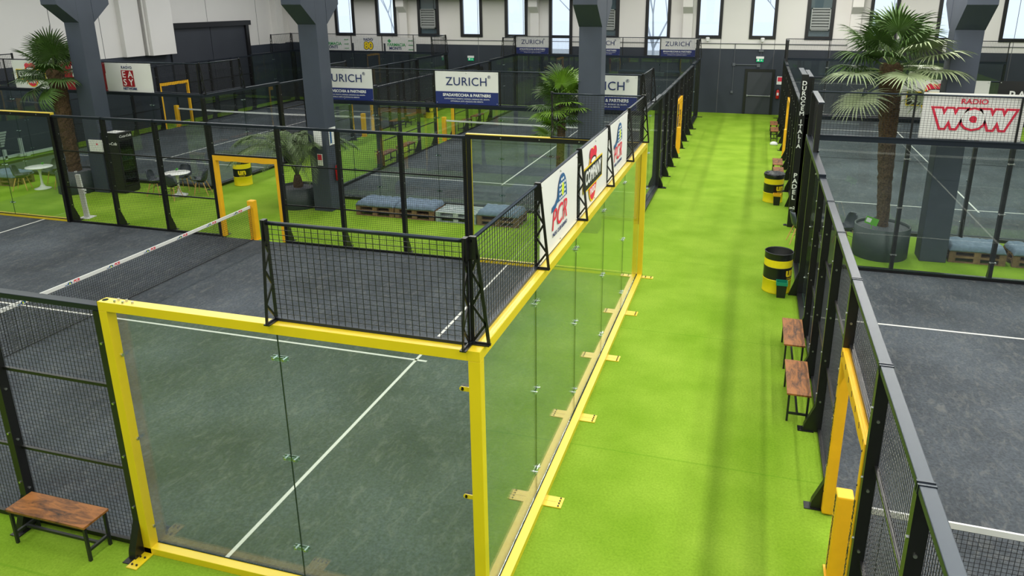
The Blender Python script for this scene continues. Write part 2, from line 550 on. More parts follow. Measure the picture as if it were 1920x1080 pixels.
# far-wall pilasters with haunch, cable, lamps
for k, (x, lb) in enumerate([(-18.45, 'white concrete pilaster left of the first louvred window'), (-10.3, 'white concrete pilaster between two windows left of the central pillar'),
                             (-1.75, 'white concrete pilaster left of the window next to the corridor end'), (6.6, 'white concrete pilaster behind the tall palm'), (15.6, 'white concrete pilaster at the far right')]):
    p = MB(); p.box((x, YF - .22, BAND), (x + .5, YF, CEIL), 0); p.box((x, YF - .22, 0), (x + .5, YF, BAND), 1)
    p.prism([(x - .003, YF - .2, 5.22), (x - .003, YF - .6, 5.58), (x - .003, YF - .6, CEIL), (x - .003, YF - .2, CEIL)], (.506, 0, 0), 0)
    tag(p.build('pilaster', [M['wallwhite'], M['walldark']]), lb, 'pilaster', kind='structure')
p = MB(); p.box((XW, YF - .9, 6.02), (-5.9, YF - .5, 6.5)); tag(p.build('roof_beam', M['black']), 'black beam running along the top of the far wall', 'beam', kind='structure')
p = MB(); p.tube([(-16.5, YF - .03, 3.68), (20, YF - .03, 3.72)], .018, 6)
for xx in (1.05, 2.4):
    p.tube([(xx, YF - .03, 3.7), (xx, YF - .03, 2.9 if xx > 2 else 1.2)], .018, 6)
p.tube([(1.05, YF - .03, 2.62), (2.3, YF - .03, 2.62)], .03, 6); p.box((.98, YF - .08, 2.55), (1.12, YF, 2.7)); p.box((2.24, YF - .08, 2.5), (2.4, YF, 2.68)); p.box((2.28, YF - .08, 3.3), (2.52, YF, 3.42)); p.box((.98, YF - .07, 1.1), (1.1, YF, 1.22))
tag(p.build('cable_conduit', mat('grey_conduit_paint', (.09, .1, .12), .5)), 'thin grey conduit with junction boxes along the far wall', 'conduit', kind='structure')
for x, lb in ((-.4, 'small white spotlight under the window left of the emergency door'), (2.42, 'small white spotlight under the window above the emergency door'), (-15.7, 'small white spotlight right of the pharmacy banners')):
    t = thing('wall_spotlight', lb, 'lamp', (x, YF, 3.93), group='small spotlights under the far windows')
    a = MB(); a.lathe([(.03, -.14), (.09, -.1), (.11, .06), (.07, .1)], 14, c=(0, -.2, 0)); a.build('lamp_head', M['whitepaint'], t)
    a = MB(); a.tube([(0, 0, -.22), (0, -.12, -.2), (0, -.2, -.08)], .015, 6); a.build('bracket', M['whitepaint'], t)


def exit_door(n, x0, x1, h, lb):
    t = thing('door_%d' % n, lb, 'door', (x0, YF, 0)); t['kind'] = 'structure'
    W_ = x1 - x0
    f = MB(); f.box((0, -.06, 0), (.13, 0, h)); f.box((W_ - .13, -.06, 0), (W_, 0, h)); f.box((.13, -.06, h - .13), (W_ - .13, 0, h)); f.build('door_frame', M['frame'], t)
    f = MB(); f.box((.14, -.035, .02), (W_ - .14, -.005, h - .14)); f.build('door_leaf', M['doordark'], t)
    f = MB(); f.tube([(.16, -.11, 1.0), (W_ - .16, -.11, 1.0)], .022, 8); f.box((.16, -.12, .96), (.22, -.03, 1.04)); f.box((W_ - .22, -.12, .96), (W_ - .16, -.03, 1.04)); f.build('push_bar', M['vent'], t)


exit_door(1, 1.66, 3.20, 2.4, 'dark emergency door with push bar at the corridor end')
exit_door(2, -14.7, -13.3, 2.2, 'dark emergency door seen between the two far left courts')
for x, z, lb in ((2.37, 2.92, 'green running-man exit sign above the emergency door'), (-14.02, 2.66, 'green exit sign on the dark wall left of the middle courts')):
    t = thing('exit_sign', lb, 'exit sign', (x, YF, z), group='green exit signs on the far wall')
    a = MB(); a.box((-.2, -.08, .02), (.2, 0, .14), 0, .01); a.build('housing', M['whitepaint'], t)
    a = MB(); a.box((-.18, -.06, -.14), (.18, -.045, .02)); a.build('sign_panel', M['exitgreen'], t)
    a = MB(); a.box((-.13, -.064, -.1), (-.04, -.06, 0)); a.box((.04, -.064, -.07), (.12, -.06, -.05)); a.box((.07, -.064, -.1), (.09, -.06, -.02)); a.build('pictogram', M['print_white'], t)

t = thing('fire_extinguisher', 'red fire extinguisher hanging on the wall right of the emergency door', 'fire extinguisher', (3.42, YF - .087, .88))
a = MB(); a.lathe([(.07, 0), (.085, .02), (.085, .38), (.05, .46), (.025, .48)], 20); a.build('cylinder', M['extred'], t, True)
a = MB(); a.box((-.03, -.03, .48), (.03, .03, .54)); a.tube([(0, 0, .52), (-.09, -.02, .5), (-.12, -.03, .3)], .012, 6); a.build('valve_and_hose', M['plasticB'], t)
a = MB(); a.box((-.05, -.09, .18), (.05, -.084, .32)); a.build('label', M['print_white'], t)
t = thing('fire_sign', 'small red and white fire extinguisher notice on the wall right of the door', 'sign', (3.32, YF, 1.62))
a = MB(); a.box((0, -.012, 0), (.3, 0, .42)); a.build('panel', M['print_white'], t)
a = MB(); a.box((.04, -.015, .16), (.26, -.012, .38)); a.build('symbol', M['red'], t)

# left wall: sliding door, duct, pilaster
t = thing('door_3', 'large dark double sliding door in the left wall with a black track above', 'door', (XW, 26.0, 0)); t['kind'] = 'structure'
a = MB(); a.box((0, 0, 0), (.10, 2.98, 4.6)); a.build('door_leaf', M['doordark'], t)
a = MB(); a.box((0, 3.02, 0), (.10, 6.0, 4.6)); a.build('door_leaf', M['doordark'], t)
a = MB(); a.box((0, -.25, 4.6), (.28, 6.25, 4.86)); a.box((0, 5.85, 0), (.22, 6.1, 4.6)); a.build('door_track', M['frame'], t)
p = MB(); p.box((XW, 24.3, 3.42), (XW + .55, 25.85, CEIL), 0)
p.box((XW, 23.0, BAND), (XW + .25, 24.1, CEIL), 0); p.tube([(XW + .35, 24.25, BAND), (XW + .35, 24.25, CEIL)], .05, 8, 0)
tag(p.build('wall_duct', M['wallwhite']), 'boxed white duct on the left wall ending beside the sliding door', 'duct', kind='structure')
p = MB(); p.box((XW, 34.6, 0), (XW + .4, 35.2, BAND), 1); p.box((XW, 34.6, BAND), (XW + .4, 35.2, CEIL), 0)
tag(p.build('pilaster', [M['wallwhite'], M['walldark']]), 'white concrete pilaster in the far left corner', 'pilaster', kind='structure')

# pillars with corbels
PIL = [(-17.92, 'grey-blue pillar at the left, beside the fridge'), (-9.76, 'grey-blue pillar between the pallet seats and the feather palm'), (-1.79, 'grey-blue central pillar rising behind the sponsor banners'), (6.60, 'grey-blue pillar at the right beside the tall palm')]
for x, lb in PIL:
    p = MB()
    hw = .29
    p.box((x - hw, 12.95, 0), (x + hw, 13.52, CEIL), 0, .015)
    for s in (-1, 1):
        yf = 13.235 + s * .285
        p.prism([(x - hw - .004, yf, 5.33), (x - hw - .004, yf + s * .66, 5.86), (x - hw - .004, yf + s * .66, CEIL), (x - hw - .004, yf, CEIL)][::s], (2 * hw + .008, 0, 0))
    for xs_ in (-1, 1):
        pass
    tag(p.build('pillar', M['pillar']), lb, 'pillar', kind='structure')


# ------------------------------------------------------------------ court surfaces
def court(x0, x1, y0, y1, along, label, lines):
    t = thing('court_surface', label, 'court', (0, 0, 0), group='dark padel court carpets')
    a = MB(); a.box((x0, y0, .001), (x1, y1, .010)); a.build('carpet', M['court'], t)
    for (a0, b0, a1, b1) in lines:
        l = MB(); l.box((a0, b0, .010), (a1, b1, .0135)); l.build('court_line', M['white'], t)


hwl = .025
court(-20, 0, 0, 10, 'x', 'dark grey court inside the yellow-framed enclosure in the foreground',
      [(-3.05 - hwl, 0, -3.05 + hwl, 10), (-2.85, 5 - hwl, -17.15, 5 + hwl), (-16.95 - hwl, 0, -16.95 + hwl, 10)])
AX0 = 3.53
court(AX0, 13.5, -8.15, 11.85, 'y', 'dark grey court in the right foreground behind the black fence',
      [(AX0, 8.8 - hwl, 13.5, 8.8 + hwl), (8.5 - hwl, 9.0, 8.5 + hwl, -5.3), (AX0, -5.1 - hwl, 13.5, -5.1 + hwl)])
CX0 = 3.65
court(CX0, CX0 + 10, 15.1, 35.1, 'y', 'dark court at the right rear, beyond the tall palm',
      [(CX0, 18.15 - hwl, CX0 + 10, 18.15 + hwl), (8.8 - hwl, 17.95, 8.8 + hwl, 32.25), (CX0, 32.05 - hwl, CX0 + 10, 32.05 + hwl)])
DX = -.7; DY = 14.5
court(DX - 10, DX, DY, DY + 20, 'y', 'dark grey court behind the pallet seats, left of the corridor',
      [(DX - 10, DY + 3.05 - hwl, DX, DY + 3.05 + hwl), (DX - 5 - hwl, DY + 2.85, DX - 5 + hwl, DY + 17.15), (DX - 10, DY + 16.95 - hwl, DX, DY + 16.95 + hwl)])
EX = -14.85
court(EX - 10, EX, DY, DY + 20, 'y', 'dark court at the left rear behind the fridge and white tables',
      [(EX - 10, DY + 3.05 - hwl, EX, DY + 3.05 + hwl), (EX - 5 - hwl, DY + 2.85, EX - 5 + hwl, DY + 17.15), (EX - 10, DY + 16.95 - hwl, EX, DY + 16.95 + hwl)])

# ------------------------------------------------------------------ enclosure pieces
# every wall is built in its own frame: x along the wall, +y into the court, -y outward, z up
CACHE = {}


def wire_mesh(w_, z0, z1, dx, dz, r):
    key = (w_, z0, z1, dx, dz, r)
    if key not in CACHE:
        m_ = MB()
        n = max(1, round(w_ / dx)); k = max(1, round((z1 - z0) / dz))
        for i in range(n + 1):
            x = w_ * i / n
            m_.tube([(x, 0, z0), (x, 0, z1)], r, 4, cap=False)
        for j in range(k + 1):
            z = z0 + (z1 - z0) * j / k
            m_.tube([(0, .003, z), (w_, .003, z)], r, 4, cap=False)
        CACHE[key] = m_.mesh('wire_mesh', M['wire'])
    return CACHE[key]


def cached(key, fn):
    if key not in CACHE:
        CACHE[key] = fn()
    return CACHE[key]


def pane_mesh(w_):
    return cached(('pane', w_), lambda: MB().box((.003, -.006, .08), (w_ - .003, .006, 2.985)).mesh('glass_pane', M['glass']))


def joint_mesh():
    return cached('joint', lambda: MB().box((-.003, -.007, .08), (.003, .007, 2.985)).mesh('glass_joint', M['joint']))


def clamp_mesh():
    def f():
        m_ = MB()
        m_.box((-.085, -.022, -.022), (.085, -.014, .022), 0)
        m_.box((-.085, .014, -.022), (.085, .022, .022), 0)
        return m_.mesh('glass_clamp', M['clamp'])
    return cached('clamp', f)


def clamp_bolts():
    def f():
        m_ = MB()
        for s in (-1, 1):
            m_.tube([(s * .055, -.036, 0), (s * .055, .034, 0)], .009, 8)
            m_.tube([(s * .055, -.036, 0), (s * .055, -.028, 0)], .014, 8)
        return m_.mesh('bolts', M['steel'])
    return cached('clampb', f)


def bracket_mesh():
    """one metre high black trapezoid lattice bracket standing on the beam"""
    def f():
        m_ = MB()
        th = .012
        def bar(p, q, wd):
            p = Vector(p); q = Vector(q); d = (q - p).normalized(); n = Vector((0, d.z, -d.y)) * wd / 2
            m_.prism([(-.006, (p + n).y, (p + n).z), (-.006, (q + n).y, (q + n).z), (-.006, (q - n).y, (q - n).z), (-.006, (p - n).y, (p - n).z)], (th, 0, 0))
        bar((0, -.005, 0), (0, -.005, .99), .035)
        bar((0, -.155, 0), (0, -.05, .99), .03)
        bar((0, -.01, .012), (0, -.155, .012), .03)
        zs = [.03, .2, .37, .53, .68, .82, .94]
        for i in range(6):
            ya, yb = -.01, -.15 + .105 * zs[i + 1] if i % 2 == 0 else -.01
            p = (0, -.01, zs[i]) if i % 2 == 0 else (0, -.152 + .105 * zs[i], zs[i])
            q = (0, -.152 + .105 * zs[i + 1], zs[i + 1]) if i % 2 == 0 else (0, -.01, zs[i + 1])
            bar(p, q, .022)
        m_.box((-.03, -.165, 0), (.03, 0, .012))
        m_.box((-.02, -.06, .8), (.02, .0, 1.0))
        m_.tube([(-.014, -.03, .75), (.014, -.03, .75)], .009, 6)
        return m_.mesh('lattice_bracket', M['black'])
    return cached('bracket', f)


def foot_plate_mesh(color):
    def f():
        m_ = MB()
        m_.box((-.10, -.34, .002), (.10, -.10, .014), 0)
        m_.box((-.0015, -.34, .0141), (.0015, -.12, .0143), 1)
        return m_.mesh('foot_plate', [M[color], M['blk']])
    return cached('foot' + color, f)


def foot_bolts():
    def f():
        m_ = MB()
        for k in range(4):
            m_.tube([(-.075 + .05 * k, -.30, .014), (-.075 + .05 * k, -.30, .026)], .0105, 6)
        return m_.mesh('bolts', M['blk'])
    return cached('footb', f)


def bolt_pair(t, x, z):
    b_ = cached('boltpair', lambda: MB().tube([(-.05, -.02, 0), (-.05, .03, 0)], .016, 8, 0).tube([(.05, -.02, 0), (.05, .03, 0)], .016, 8, 0).box((-.07, -.012, -.012), (.07, -.004, .012), 0).mesh('glass_bolts', M['steel']))
    put('glass_bolts', b_, t, (x, 0, z))


RD = .12   # depth of beams and posts, outward of the glass plane


def glass_wall(label, origin, rz, L, color='black', posts=(0, 1), mid=False, topmesh=None, group=None, feet=True, joints=None, ext=(0, 0), inner_black=False, brackets=True):
    """glass panels 3 m high in a steel frame, optional metre-high mesh on top over topmesh=(a,b)"""
    t = thing('glass_wall', label, 'glass wall', (origin[0], origin[1], 0), rz, group)
    c_ = M[color]
    n = int(L / 2 + .5)
    for i in range(n):
        put('glass_pane', pane_mesh(2.0), t, (i * 2.0, 0, 0))
    # bottom rail, top beam
    a = MB(); a.box((ext[0] * -RD, -RD, 0), (L + ext[1] * RD, -.008, .085), 0, .004); a.build('bottom_rail', c_, t)
    a = MB(); a.box((0, -.017, .07), (L, -.0065, .092)); a.build('gasket', M['joint'], t)
    a = MB(); a.box((ext[0] * -RD, -RD, 2.975), (L + ext[1] * RD, .0, 3.075), 0, .004); a.build('top_beam', M['rail'] if color == 'black' else c_, t)
    if inner_black:
        a = MB(); a.box((0, .001, 2.965), (L, .03, 3.06)); a.build('inner_profile', M['black'], t)
        for k in range(int(L / .9)):
            put('bolt', cached('sbolt', lambda: MB().tube([(0, .03, 0), (0, .04, 0)], .016, 8).mesh('bolt', M['steel'])), t, (.45 + k * .9, 0, 3.02))
    for (px, w_) in [(0, .10) for q in posts if q == 0] + [(L, .10) for q in posts if q == 1]:
        x0 = px if px == 0 else px - w_
        if ext[0] and px == 0: x0 = -RD; 
        if ext[1] and px == L: x0 = L + RD - w_
        a = MB(); a.box((x0, -RD, .01), (x0 + w_, -.008 if not inner_black else -.008, 2.975), 0, .004)
        post_o = a.build('post', c_, t)
        if inner_black:
            a = MB(); a.box((x0 - .02, -.008, .01), (x0 + w_ - .03, .05, 2.975)); a.build('inner_profile', M['black'], t)
        # base plate with bolts
        a = MB(); a.box((x0 - .02, -RD - .25, .003), (x0 + w_ + .02, -RD + .02, .015))
        for (bx, by) in ((.02, -.2), (.08, -.2), (.02, -.08), (.08, -.08)):
            a.tube([(x0 + bx, -RD + by, .015), (x0 + bx, -RD + by, .03)], .011, 6, 1)
        a.build('base_plate', [c_, M['blk']], post_o)
    for i in range(1, n):
        if mid:
            a = cached('midpost', lambda: MB().box((-.04, -RD, .01), (.04, -.008, 2.975)).prism([(-.006, -RD, .01), (-.006, -RD - .17, .01), (-.006, -RD - .16, .05), (-.006, -RD, .55)], (.012, 0, 0)).mesh('post', M['black']))
            put('post', a, t, (i * 2.0, 0, 0))
            for z in (.45, 1.0 + .55, 2.65):
                bolt_pair(t, i * 2.0, z)
        else:
            put('glass_joint', joint_mesh(), t, (i * 2.0, 0, 0))
            for z in (.44, 1.54, 2.66):
                put('bolts', clamp_bolts(), put('glass_clamp', clamp_mesh(), t, (i * 2.0, 0, z)))
            if feet:
                put('bolts', foot_bolts(), put('foot_plate', foot_plate_mesh(color), t, (i * 2.0, 0, 0)))
    if topmesh:
        a0, a1 = topmesh
        k = int((a1 - a0) / 2 + .5)
        for i in range(k):
            put('upper_mesh', wire_mesh(1.97, 3.10, 4.03, .067, .05, .0032), t, (a0 + i * 2 + .015, -.012, 0))
        if brackets:
            a = MB(); a.tube([(a0, -.012, 4.04), (a1, -.012, 4.04)], .019, 8); a.build('upper_rail', M['rail'], t, True)
        else:
            a = MB(); a.box((a0, -.09, 4.03), (a1, .02, 4.06)); a.build('upper_rail', M['rail'], t)
            for xx in (a0, a1 - .09):
                a = MB(); a.box((xx, -.10, .01), (xx + .09, -.002, 4.029)); a.build('tall_post', M['black'], t)
        a = MB(); a.box((a0, -.03, 3.076), (a1, .015, 3.105)); a.build('lower_mesh_rail', M['rail'], t)
        if brackets == 'slim':
            for i in range(k + 1):
                put('upper_post', cached('slim', lambda: MB().box((-.02, -.042, 3.105), (.02, -.014, 4.04)).mesh('upper_post', M['black'])), t, (a0 + i * 2 + (.02 if i == 0 else -.02 if i == k else 0), 0, 0))
        elif brackets:
            for i in range(k + 1):
                xx = a0 + i * 2
                if i == 0: xx += .02
                if i == k: xx -= .02
                put('lattice_bracket', bracket_mesh(), t, (xx, 0, 3.076))
    return t


def fence_post_mesh():
    def f():
        m_ = MB()
        m_.box((-.045, -.112, .01), (.045, -.004, 2.96))
        m_.prism([(-.045, -.112, .01), (-.045, -.25, .01), (-.045, -.24, .10), (-.045, -.112, .42)], (.09, 0, 0))
        m_.box((-.07, -.32, .003), (.07, -.1, .012), 0)
        return m_.mesh('post', [M['black'], M['steel']])
    return cached('fpost', f)


def fence_post_bolts():
    def f():
        m_ = MB()
        for z in (.5, 1.15, 1.8, 2.5):
            m_.tube([(-.043, -.06, z), (-.057, -.06, z)], .014, 8, 1)
            m_.tube([(.043, -.06, z), (.057, -.06, z)], .014, 8, 1)
            m_.tube([(0, -.124, z + .1), (0, -.110, z + .1)], .014, 8, 1)
        return m_.mesh('bolts', [M['steel'], M['steel']])
    return cached('fpostb', f)


SP = 12 / 7.2   # 1.667


def mesh_fence(label, origin, rz, group=None, xs=(0, 1.667, 3.333, 5, 7, 8.667, 10.333, 12), gate=(5, 7), wire=.0027, a=0, b=12):
    t = thing('mesh_fence', label, 'fence', (origin[0], origin[1], 0), rz, group)
    for i, x in enumerate(xs):
        xx = x + (.045 if i == 0 and a == 0 else -.045 if x == 12 else 0)
        put('bolts', fence_post_bolts(), put('post', fence_post_mesh(), t, (xx, 0, 0)))
    for i in range(len(xs) - 1):
        x0, x1 = xs[i], xs[i + 1]
        if (x0, x1) == gate:
            put('mesh_panel', wire_mesh(round(x1 - x0, 3), 2.24, 2.96, .05, .05, wire), t, (x0, 0, 0))
            m_ = MB(); m_.box((x0, -.05, 2.2), (x1, 0, 2.24)); m_.build('cross_rail', M['black'], t)
            continue
        w_ = round(x1 - x0, 3)
        put('mesh_panel', wire_mesh(1.667, .04, 2.96, .05, .05, wire), t, (x0, 0, 0))
        for z in (1.03, 2.05):
            put('cross_rail', cached(('crail'), lambda: MB().box((.0, -.038, -.016), (1.667, -.006, .016)).mesh('cross_rail', M['black'])), t, (x0, 0, z))
        put('bottom_rail', cached('brail', lambda: MB().box((0, -.05, .005), (1.667, -.006, .06)).mesh('bottom_rail', M['black'])), t, (x0, 0, 0))
    for i in range(len(xs) - 1):
        x0, x1 = xs[i], xs[i + 1]
        m_ = cached(('trail', round(x1 - x0, 2)), lambda: MB().box((.004, -.105, 2.96), (x1 - x0 - .004, .0, 3.02), 0, .006).mesh('top_rail', M['rail']))
        put('top_rail', m_, t, (x0, 0, 0))
        put('rail_joint', cached('rjoint', lambda: MB().box((-.03, -.111, 2.955), (-.012, .003, 3.026)).box((.012, -.111, 2.955), (.03, .003, 3.026)).mesh('rail_joint', M['rail'])), t, (x0 if i else x0 + .04, 0, 0))
    return t


def gate_pads(label, origin, rz, lettering=False):
    """yellow padded doorway: two posts and a lintel, x from 0 to 2"""
    t = thing('gate_padding', label, 'gate frame', (origin[0], origin[1], 0), rz, 'yellow padded gateways in the fences')
    for s, x in ((0, .045), (1, 1.865)):
        m_ = MB(); m_.box((x, -.125, .02), (x + .09, .004, 2.2), 0, .02)
        for k in range(6):
            m_.tube([(x + .045, -.130, .3 + k * .36), (x + .045, -.120, .32 + k * .36)], .006, 5, 1)
        m_.build('post_pad', [M['pad'], M['blk']], t)
    m_ = MB()
    n = 20
    for k in range(n):
        xa, xb = .05 + 1.9 * k / n, .05 + 1.9 * (k + 1) / n
        za = .008 * math.sin(k * 1.1); zb = .008 * math.sin((k + 1) * 1.1)
        vs = [(xa, -.12, 2.06 + za), (xb, -.12, 2.06 + zb), (xb, .0, 2.06 + zb), (xa, .0, 2.06 + za), (xa, -.12, 2.198), (xb, -.12, 2.198), (xb, .0, 2.198), (xa, .0, 2.198)]
        m_.add(vs, [(0, 3, 2, 1), (4, 5, 6, 7), (0, 1, 5, 4), (2, 3, 7, 6)])
        if k % 3 == 1:
            m_.tube([(xa, -.122, 2.19), (xa + .03, -.122, 2.14)], .004, 4, 1)
    m_.build('lintel_pad', [M['pad'], M['blk']], t)
    if lettering:
        for x in (.045, 1.865):
            text('DUROCEM ITALIA PADEL', .08, M['blk'], t, (x + .045, -.1265, 1.15), rot=(math.pi / 2, -math.pi / 2, 0), bold=.002)
            text('DUROCEM ITALIA PADEL', .09, M['blk'], t, (x - .0015, -.06, 1.15), rot=(math.pi / 2, -math.pi / 2, -math.pi / 2), bold=.002)
    return t


def net(label, origin, rz, L=10.0, logos=False, lettering=False):
    """net along local x between two padded posts, net plane y=0"""
    t = thing('padel_net', label, 'net', (origin[0], origin[1], 0), rz, 'padel nets across the courts')
    n = 20
    def top(x):
        u = 2 * x / L - 1
        return .88 + .05 * u * u
    key = ('netmesh', L)
    def f():
        m_ = MB(); r = .003
        k = int(L / .05)
        for i in range(k + 1):
            x = L * i / k
            m_.tube([(x, 0, .02), (x, 0, top(x) - .03)], r, 4, cap=False)
        for j in range(17):
            q = j / 17
            m_.tube([(L * s / 10, .002, .02 + (top(L * s / 10) - .05) * q) for s in range(11)], r, 4, cap=False)
        return m_.mesh('net_mesh', M['net'])
    put('net_mesh', cached(key, f), t)
    m_ = MB()
    for s in range(n):
        xa, xb = L * s / n, L * (s + 1) / n
        za, zb = top(xa), top(xb)
        m_.add([(xa, -.012, za - .07), (xb, -.012, zb - .07), (xb, -.012, zb), (xa, -.012, za), (xa, .012, za - .07), (xb, .012, zb - .07), (xb, .012, zb), (xa, .012, za)],
               [(0, 1, 2, 3), (5, 4, 7, 6), (3, 2, 6, 7), (1, 0, 4, 5)])
    m_.build('net_tape', M['vinyl'], t)
    m_ = MB()
    for s in range(n):
        xa, xb = L * s / n, L * (s + 1) / n
        m_.tube([(xa, 0, .025), (xb, 0, .025)], .008, 5, cap=False)
    m_.build('bottom_cord', M['net'], t)
    for x in (-.18, L + .01):
        m_ = MB(); m_.box((x, -.09, .01), (x + .17, .09, 1.05), 0, .018)
        m_.box((x - .02, -.12, .003), (x + .18, .12, .018), 0)
        m_.build('net_post', M['pad'], t)
    if lettering:
        text('DUROCEM ITALIA PADEL', .085, M['blk'], t, (-.1815, 0, .55), rot=(math.pi / 2, -math.pi / 2, -math.pi / 2), bold=.002)
        text('DUROCEM ITALIA PADEL', .085, M['blk'], t, (L + .1815, 0, .55), rot=(math.pi / 2, math.pi / 2, math.pi / 2), bold=.002)
    if logos:
        for k in range(10):
            xx = .85 + k * .97
            z = top(xx) - .035
            b_ = MB()
            pts = [(xx - .13 + .055 * math.cos(a_), -.0135, z - .02 + .045 * math.sin(a_)) for a_ in [math.pi * q / 8 for q in range(9)]]
            b_.prism(pts, (0, -.001, 0), 0)
            b_.box((xx - .24, -.0145, z - .024), (xx - .185, -.0135, z - .010), 0)
            b_.box((xx - .145, -.0155, z - .02), (xx - .115, -.0145, z + .01), 1)
            b_.build('racket_logo', [M['print_blue'], M['lime']], t)
            text('PCR', .075, M['red'], t, (xx + .02, -.0135, z), shear=.25, bold=.002, name='lettering')
    return t


Q = math.pi / 2
GA, GD, GE, GB, GC = ('walls of the yellow-framed foreground court', 'walls of the court left of the corridor', 'walls of the rear left court', 'walls of the right foreground court', 'walls of the rear right court')
# ---- court A (yellow)
glass_wall('yellow-framed end wall of the foreground court, five glass panes with mesh and banners on top, along the corridor', (0, 0), Q, 10, 'yellow', (0, 1), topmesh=(0, 10), ext=(1, 1), group=GA)
tA = glass_wall('yellow-framed glass side nearest the viewer with two big panes and a short mesh above', (-4, 0), 0, 4, 'yellow', (0,), topmesh=(2, 4), group=GA)
a = MB()
for (x, y) in ((.2, -.09), (.2, -.04), (.3, -.09), (.3, -.04), (.4, -.07)):
    a.tube([(x, y, 3.075), (x, y, 3.10)], .013, 8)
for z in (2.45, 1.45, .32):
    a.tube([(.10, -.03, z), (.115, -.03, z)], .018, 10)
a.build('stud', M['steel'], tA)
a = MB(); a.box((-.002, -RD, 2.99), (.002, -.0, 3.078)); a.tube([(-.05 + .1, -.06, 3.076), (.05, -.06, 3.078)], .03, 14); a.build('end_seam', M['joint'], tA)
for z in (2.64, 1.50):
    a = MB(); a.box((3.90, -.03, z - .022), (4.02, -.02, z + .022)); a.tube([(3.90, -.03, z), (3.90, -.02, z)], .022, 12); a.tube([(3.905, -.04, z), (3.905, -.02, z)], .009, 8, 1); a.build('glass_tab', [M['yellow'], M['blk']], tA)
glass_wall('yellow-topped glass side at the back of the foreground court, in front of the pallet seats', (0, 10), 2 * Q, 4, 'yellow', (1,), topmesh=(0, 2), group=GA, inner_black=True)
glass_wall('yellow-topped glass side at the far left, in front of the white table', (-16, 10), 2 * Q, 4, 'yellow', (0,), topmesh=(2, 4), group=GA, inner_black=True)
mesh_fence('black mesh fence behind the bench at the lower left', (-4 - 12 - .0, 0), 0, group=None, xs=(7, 8.667, 10.333, 12), a=1)
mesh_fence('long black mesh fence with a yellow gateway on the back side of the foreground court', (-4, 10), 2 * Q, wire=.0027)
gate_pads('yellow gateway in the fence at the far end of the foreground net', (-9, 10), 2 * Q)
net('foreground net with white tape printed with small racket logos', (-10, 0), Q, logos=True)

# ---- court B (right foreground): left side wall faces the corridor (outward -x): rz=-90deg maps local x to -y
B0, B1 = -8.15, 11.85
XL = AX0
glass_wall('black-framed glass corner panels of the right foreground court, beside the nearest yellow drum', (XL, B1), -Q, 4, 'black', (0,), mid=True, topmesh=(0, 2), ext=(1, 0), brackets=False)
mesh_fence('black mesh fence in the right foreground along the corridor, with yellow gateway', (XL, B1 - 4), -Q, xs=(0, 1.63, 3.27, 5.05, 7.15, 8.82, 10.48, 12), gate=(5.05, 7.15))
gp = gate_pads('yellow gateway in the right foreground fence', (XL, 2.80), -Q, lettering=True)
gp.scale = (1.05, 1, 1)
net('net of the right foreground court with plain white tape', (XL + .03, 1.66), 0, lettering=True)
tB = glass_wall('black-framed glass end wall of the right foreground court carrying the red lettered banner', (XL + 10, B1), 2 * Q, 10, 'black', (0, 1), mid=True, topmesh=(0, 10), brackets='slim', ext=(0, 0), group=None)

# ---- court C (rear right)
C0, C1 = 15.1, 35.1
glass_wall('black-framed end wall of the rear right court behind the tall palm', (CX0, C0), 0, 10, 'black', (0, 1), mid=True, topmesh=(0, 10), brackets='slim', ext=(0, 0))
glass_wall('black glass side of the rear right court next to the lettered post', (CX0, C0 + 4), -Q, 4, 'black', (0, 1), mid=True, topmesh=(2, 4), brackets=False)
mesh_fence('black mesh fence of the rear right court along the corridor, with yellow gateway', (CX0, C0 + 16), -Q)
gate_pads('yellow gateway in the rear right fence, past the far drum', (CX0, C0 + 11), -Q, lettering=True)
glass_wall('black glass side of the rear right court next to the emergency door', (CX0, C1), -Q, 4, 'black', (0, 1), mid=True, topmesh=(0, 2), brackets=False)
glass_wall('black-framed glass end wall of the rear right court against the far wall', (CX0 + 10, C1), 2 * Q, 10, 'black', (0, 1), mid=True, topmesh=(0, 10), brackets='slim')
net('net of the rear right court behind the tall palm', (CX0, 25.1), 0)

# ---- court D
glass_wall('black-framed glass end wall with the sponsor banners in front of the middle court', (DX - 10, DY), 0, 10, 'black', (0, 1), topmesh=(0, 10), brackets='slim', ext=(1, 1))
glass_wall('black glass side panels along the corridor at the near end of the middle court', (DX, DY), Q, 4, 'black', (1,), topmesh=(0, 2), feet=False)
mesh_fence('black mesh fence of the middle court along the left of the corridor, with yellow gateway', (DX, DY + 4), Q)
gate_pads('yellow gateway in the fence on the left of the corridor', (DX, DY + 9), Q, lettering=True)
glass_wall('black glass side panels along the corridor at the far end of the middle court', (DX, DY + 16), Q, 4, 'black', (0, 1), topmesh=(2, 4), feet=False)
glass_wall('black-framed far end wall of the middle court with small blue and white banners', (DX, DY + 20), 2 * Q, 10, 'black', (0, 1), topmesh=(0, 10), brackets='slim', ext=(0, 0))
glass_wall('black glass side of the middle court nearest the feather palm', (DX - 10, DY + 4), -Q, 4, 'black', (0,), topmesh=(2, 4), feet=False)
mesh_fence('black mesh fence on the left side of the middle court beside two benches', (DX - 10, DY + 16), -Q)
gate_pads('yellow gateway on the left side of the middle court', (DX - 10, DY + 11), -Q, lettering=True)
glass_wall('black glass side at the far left corner of the middle court', (DX - 10, DY + 20), -Q, 4, 'black', (0, 1), topmesh=(0, 2), feet=False)
net('net of the middle court behind the pallet seats', (DX - 10, DY + 10), 0)

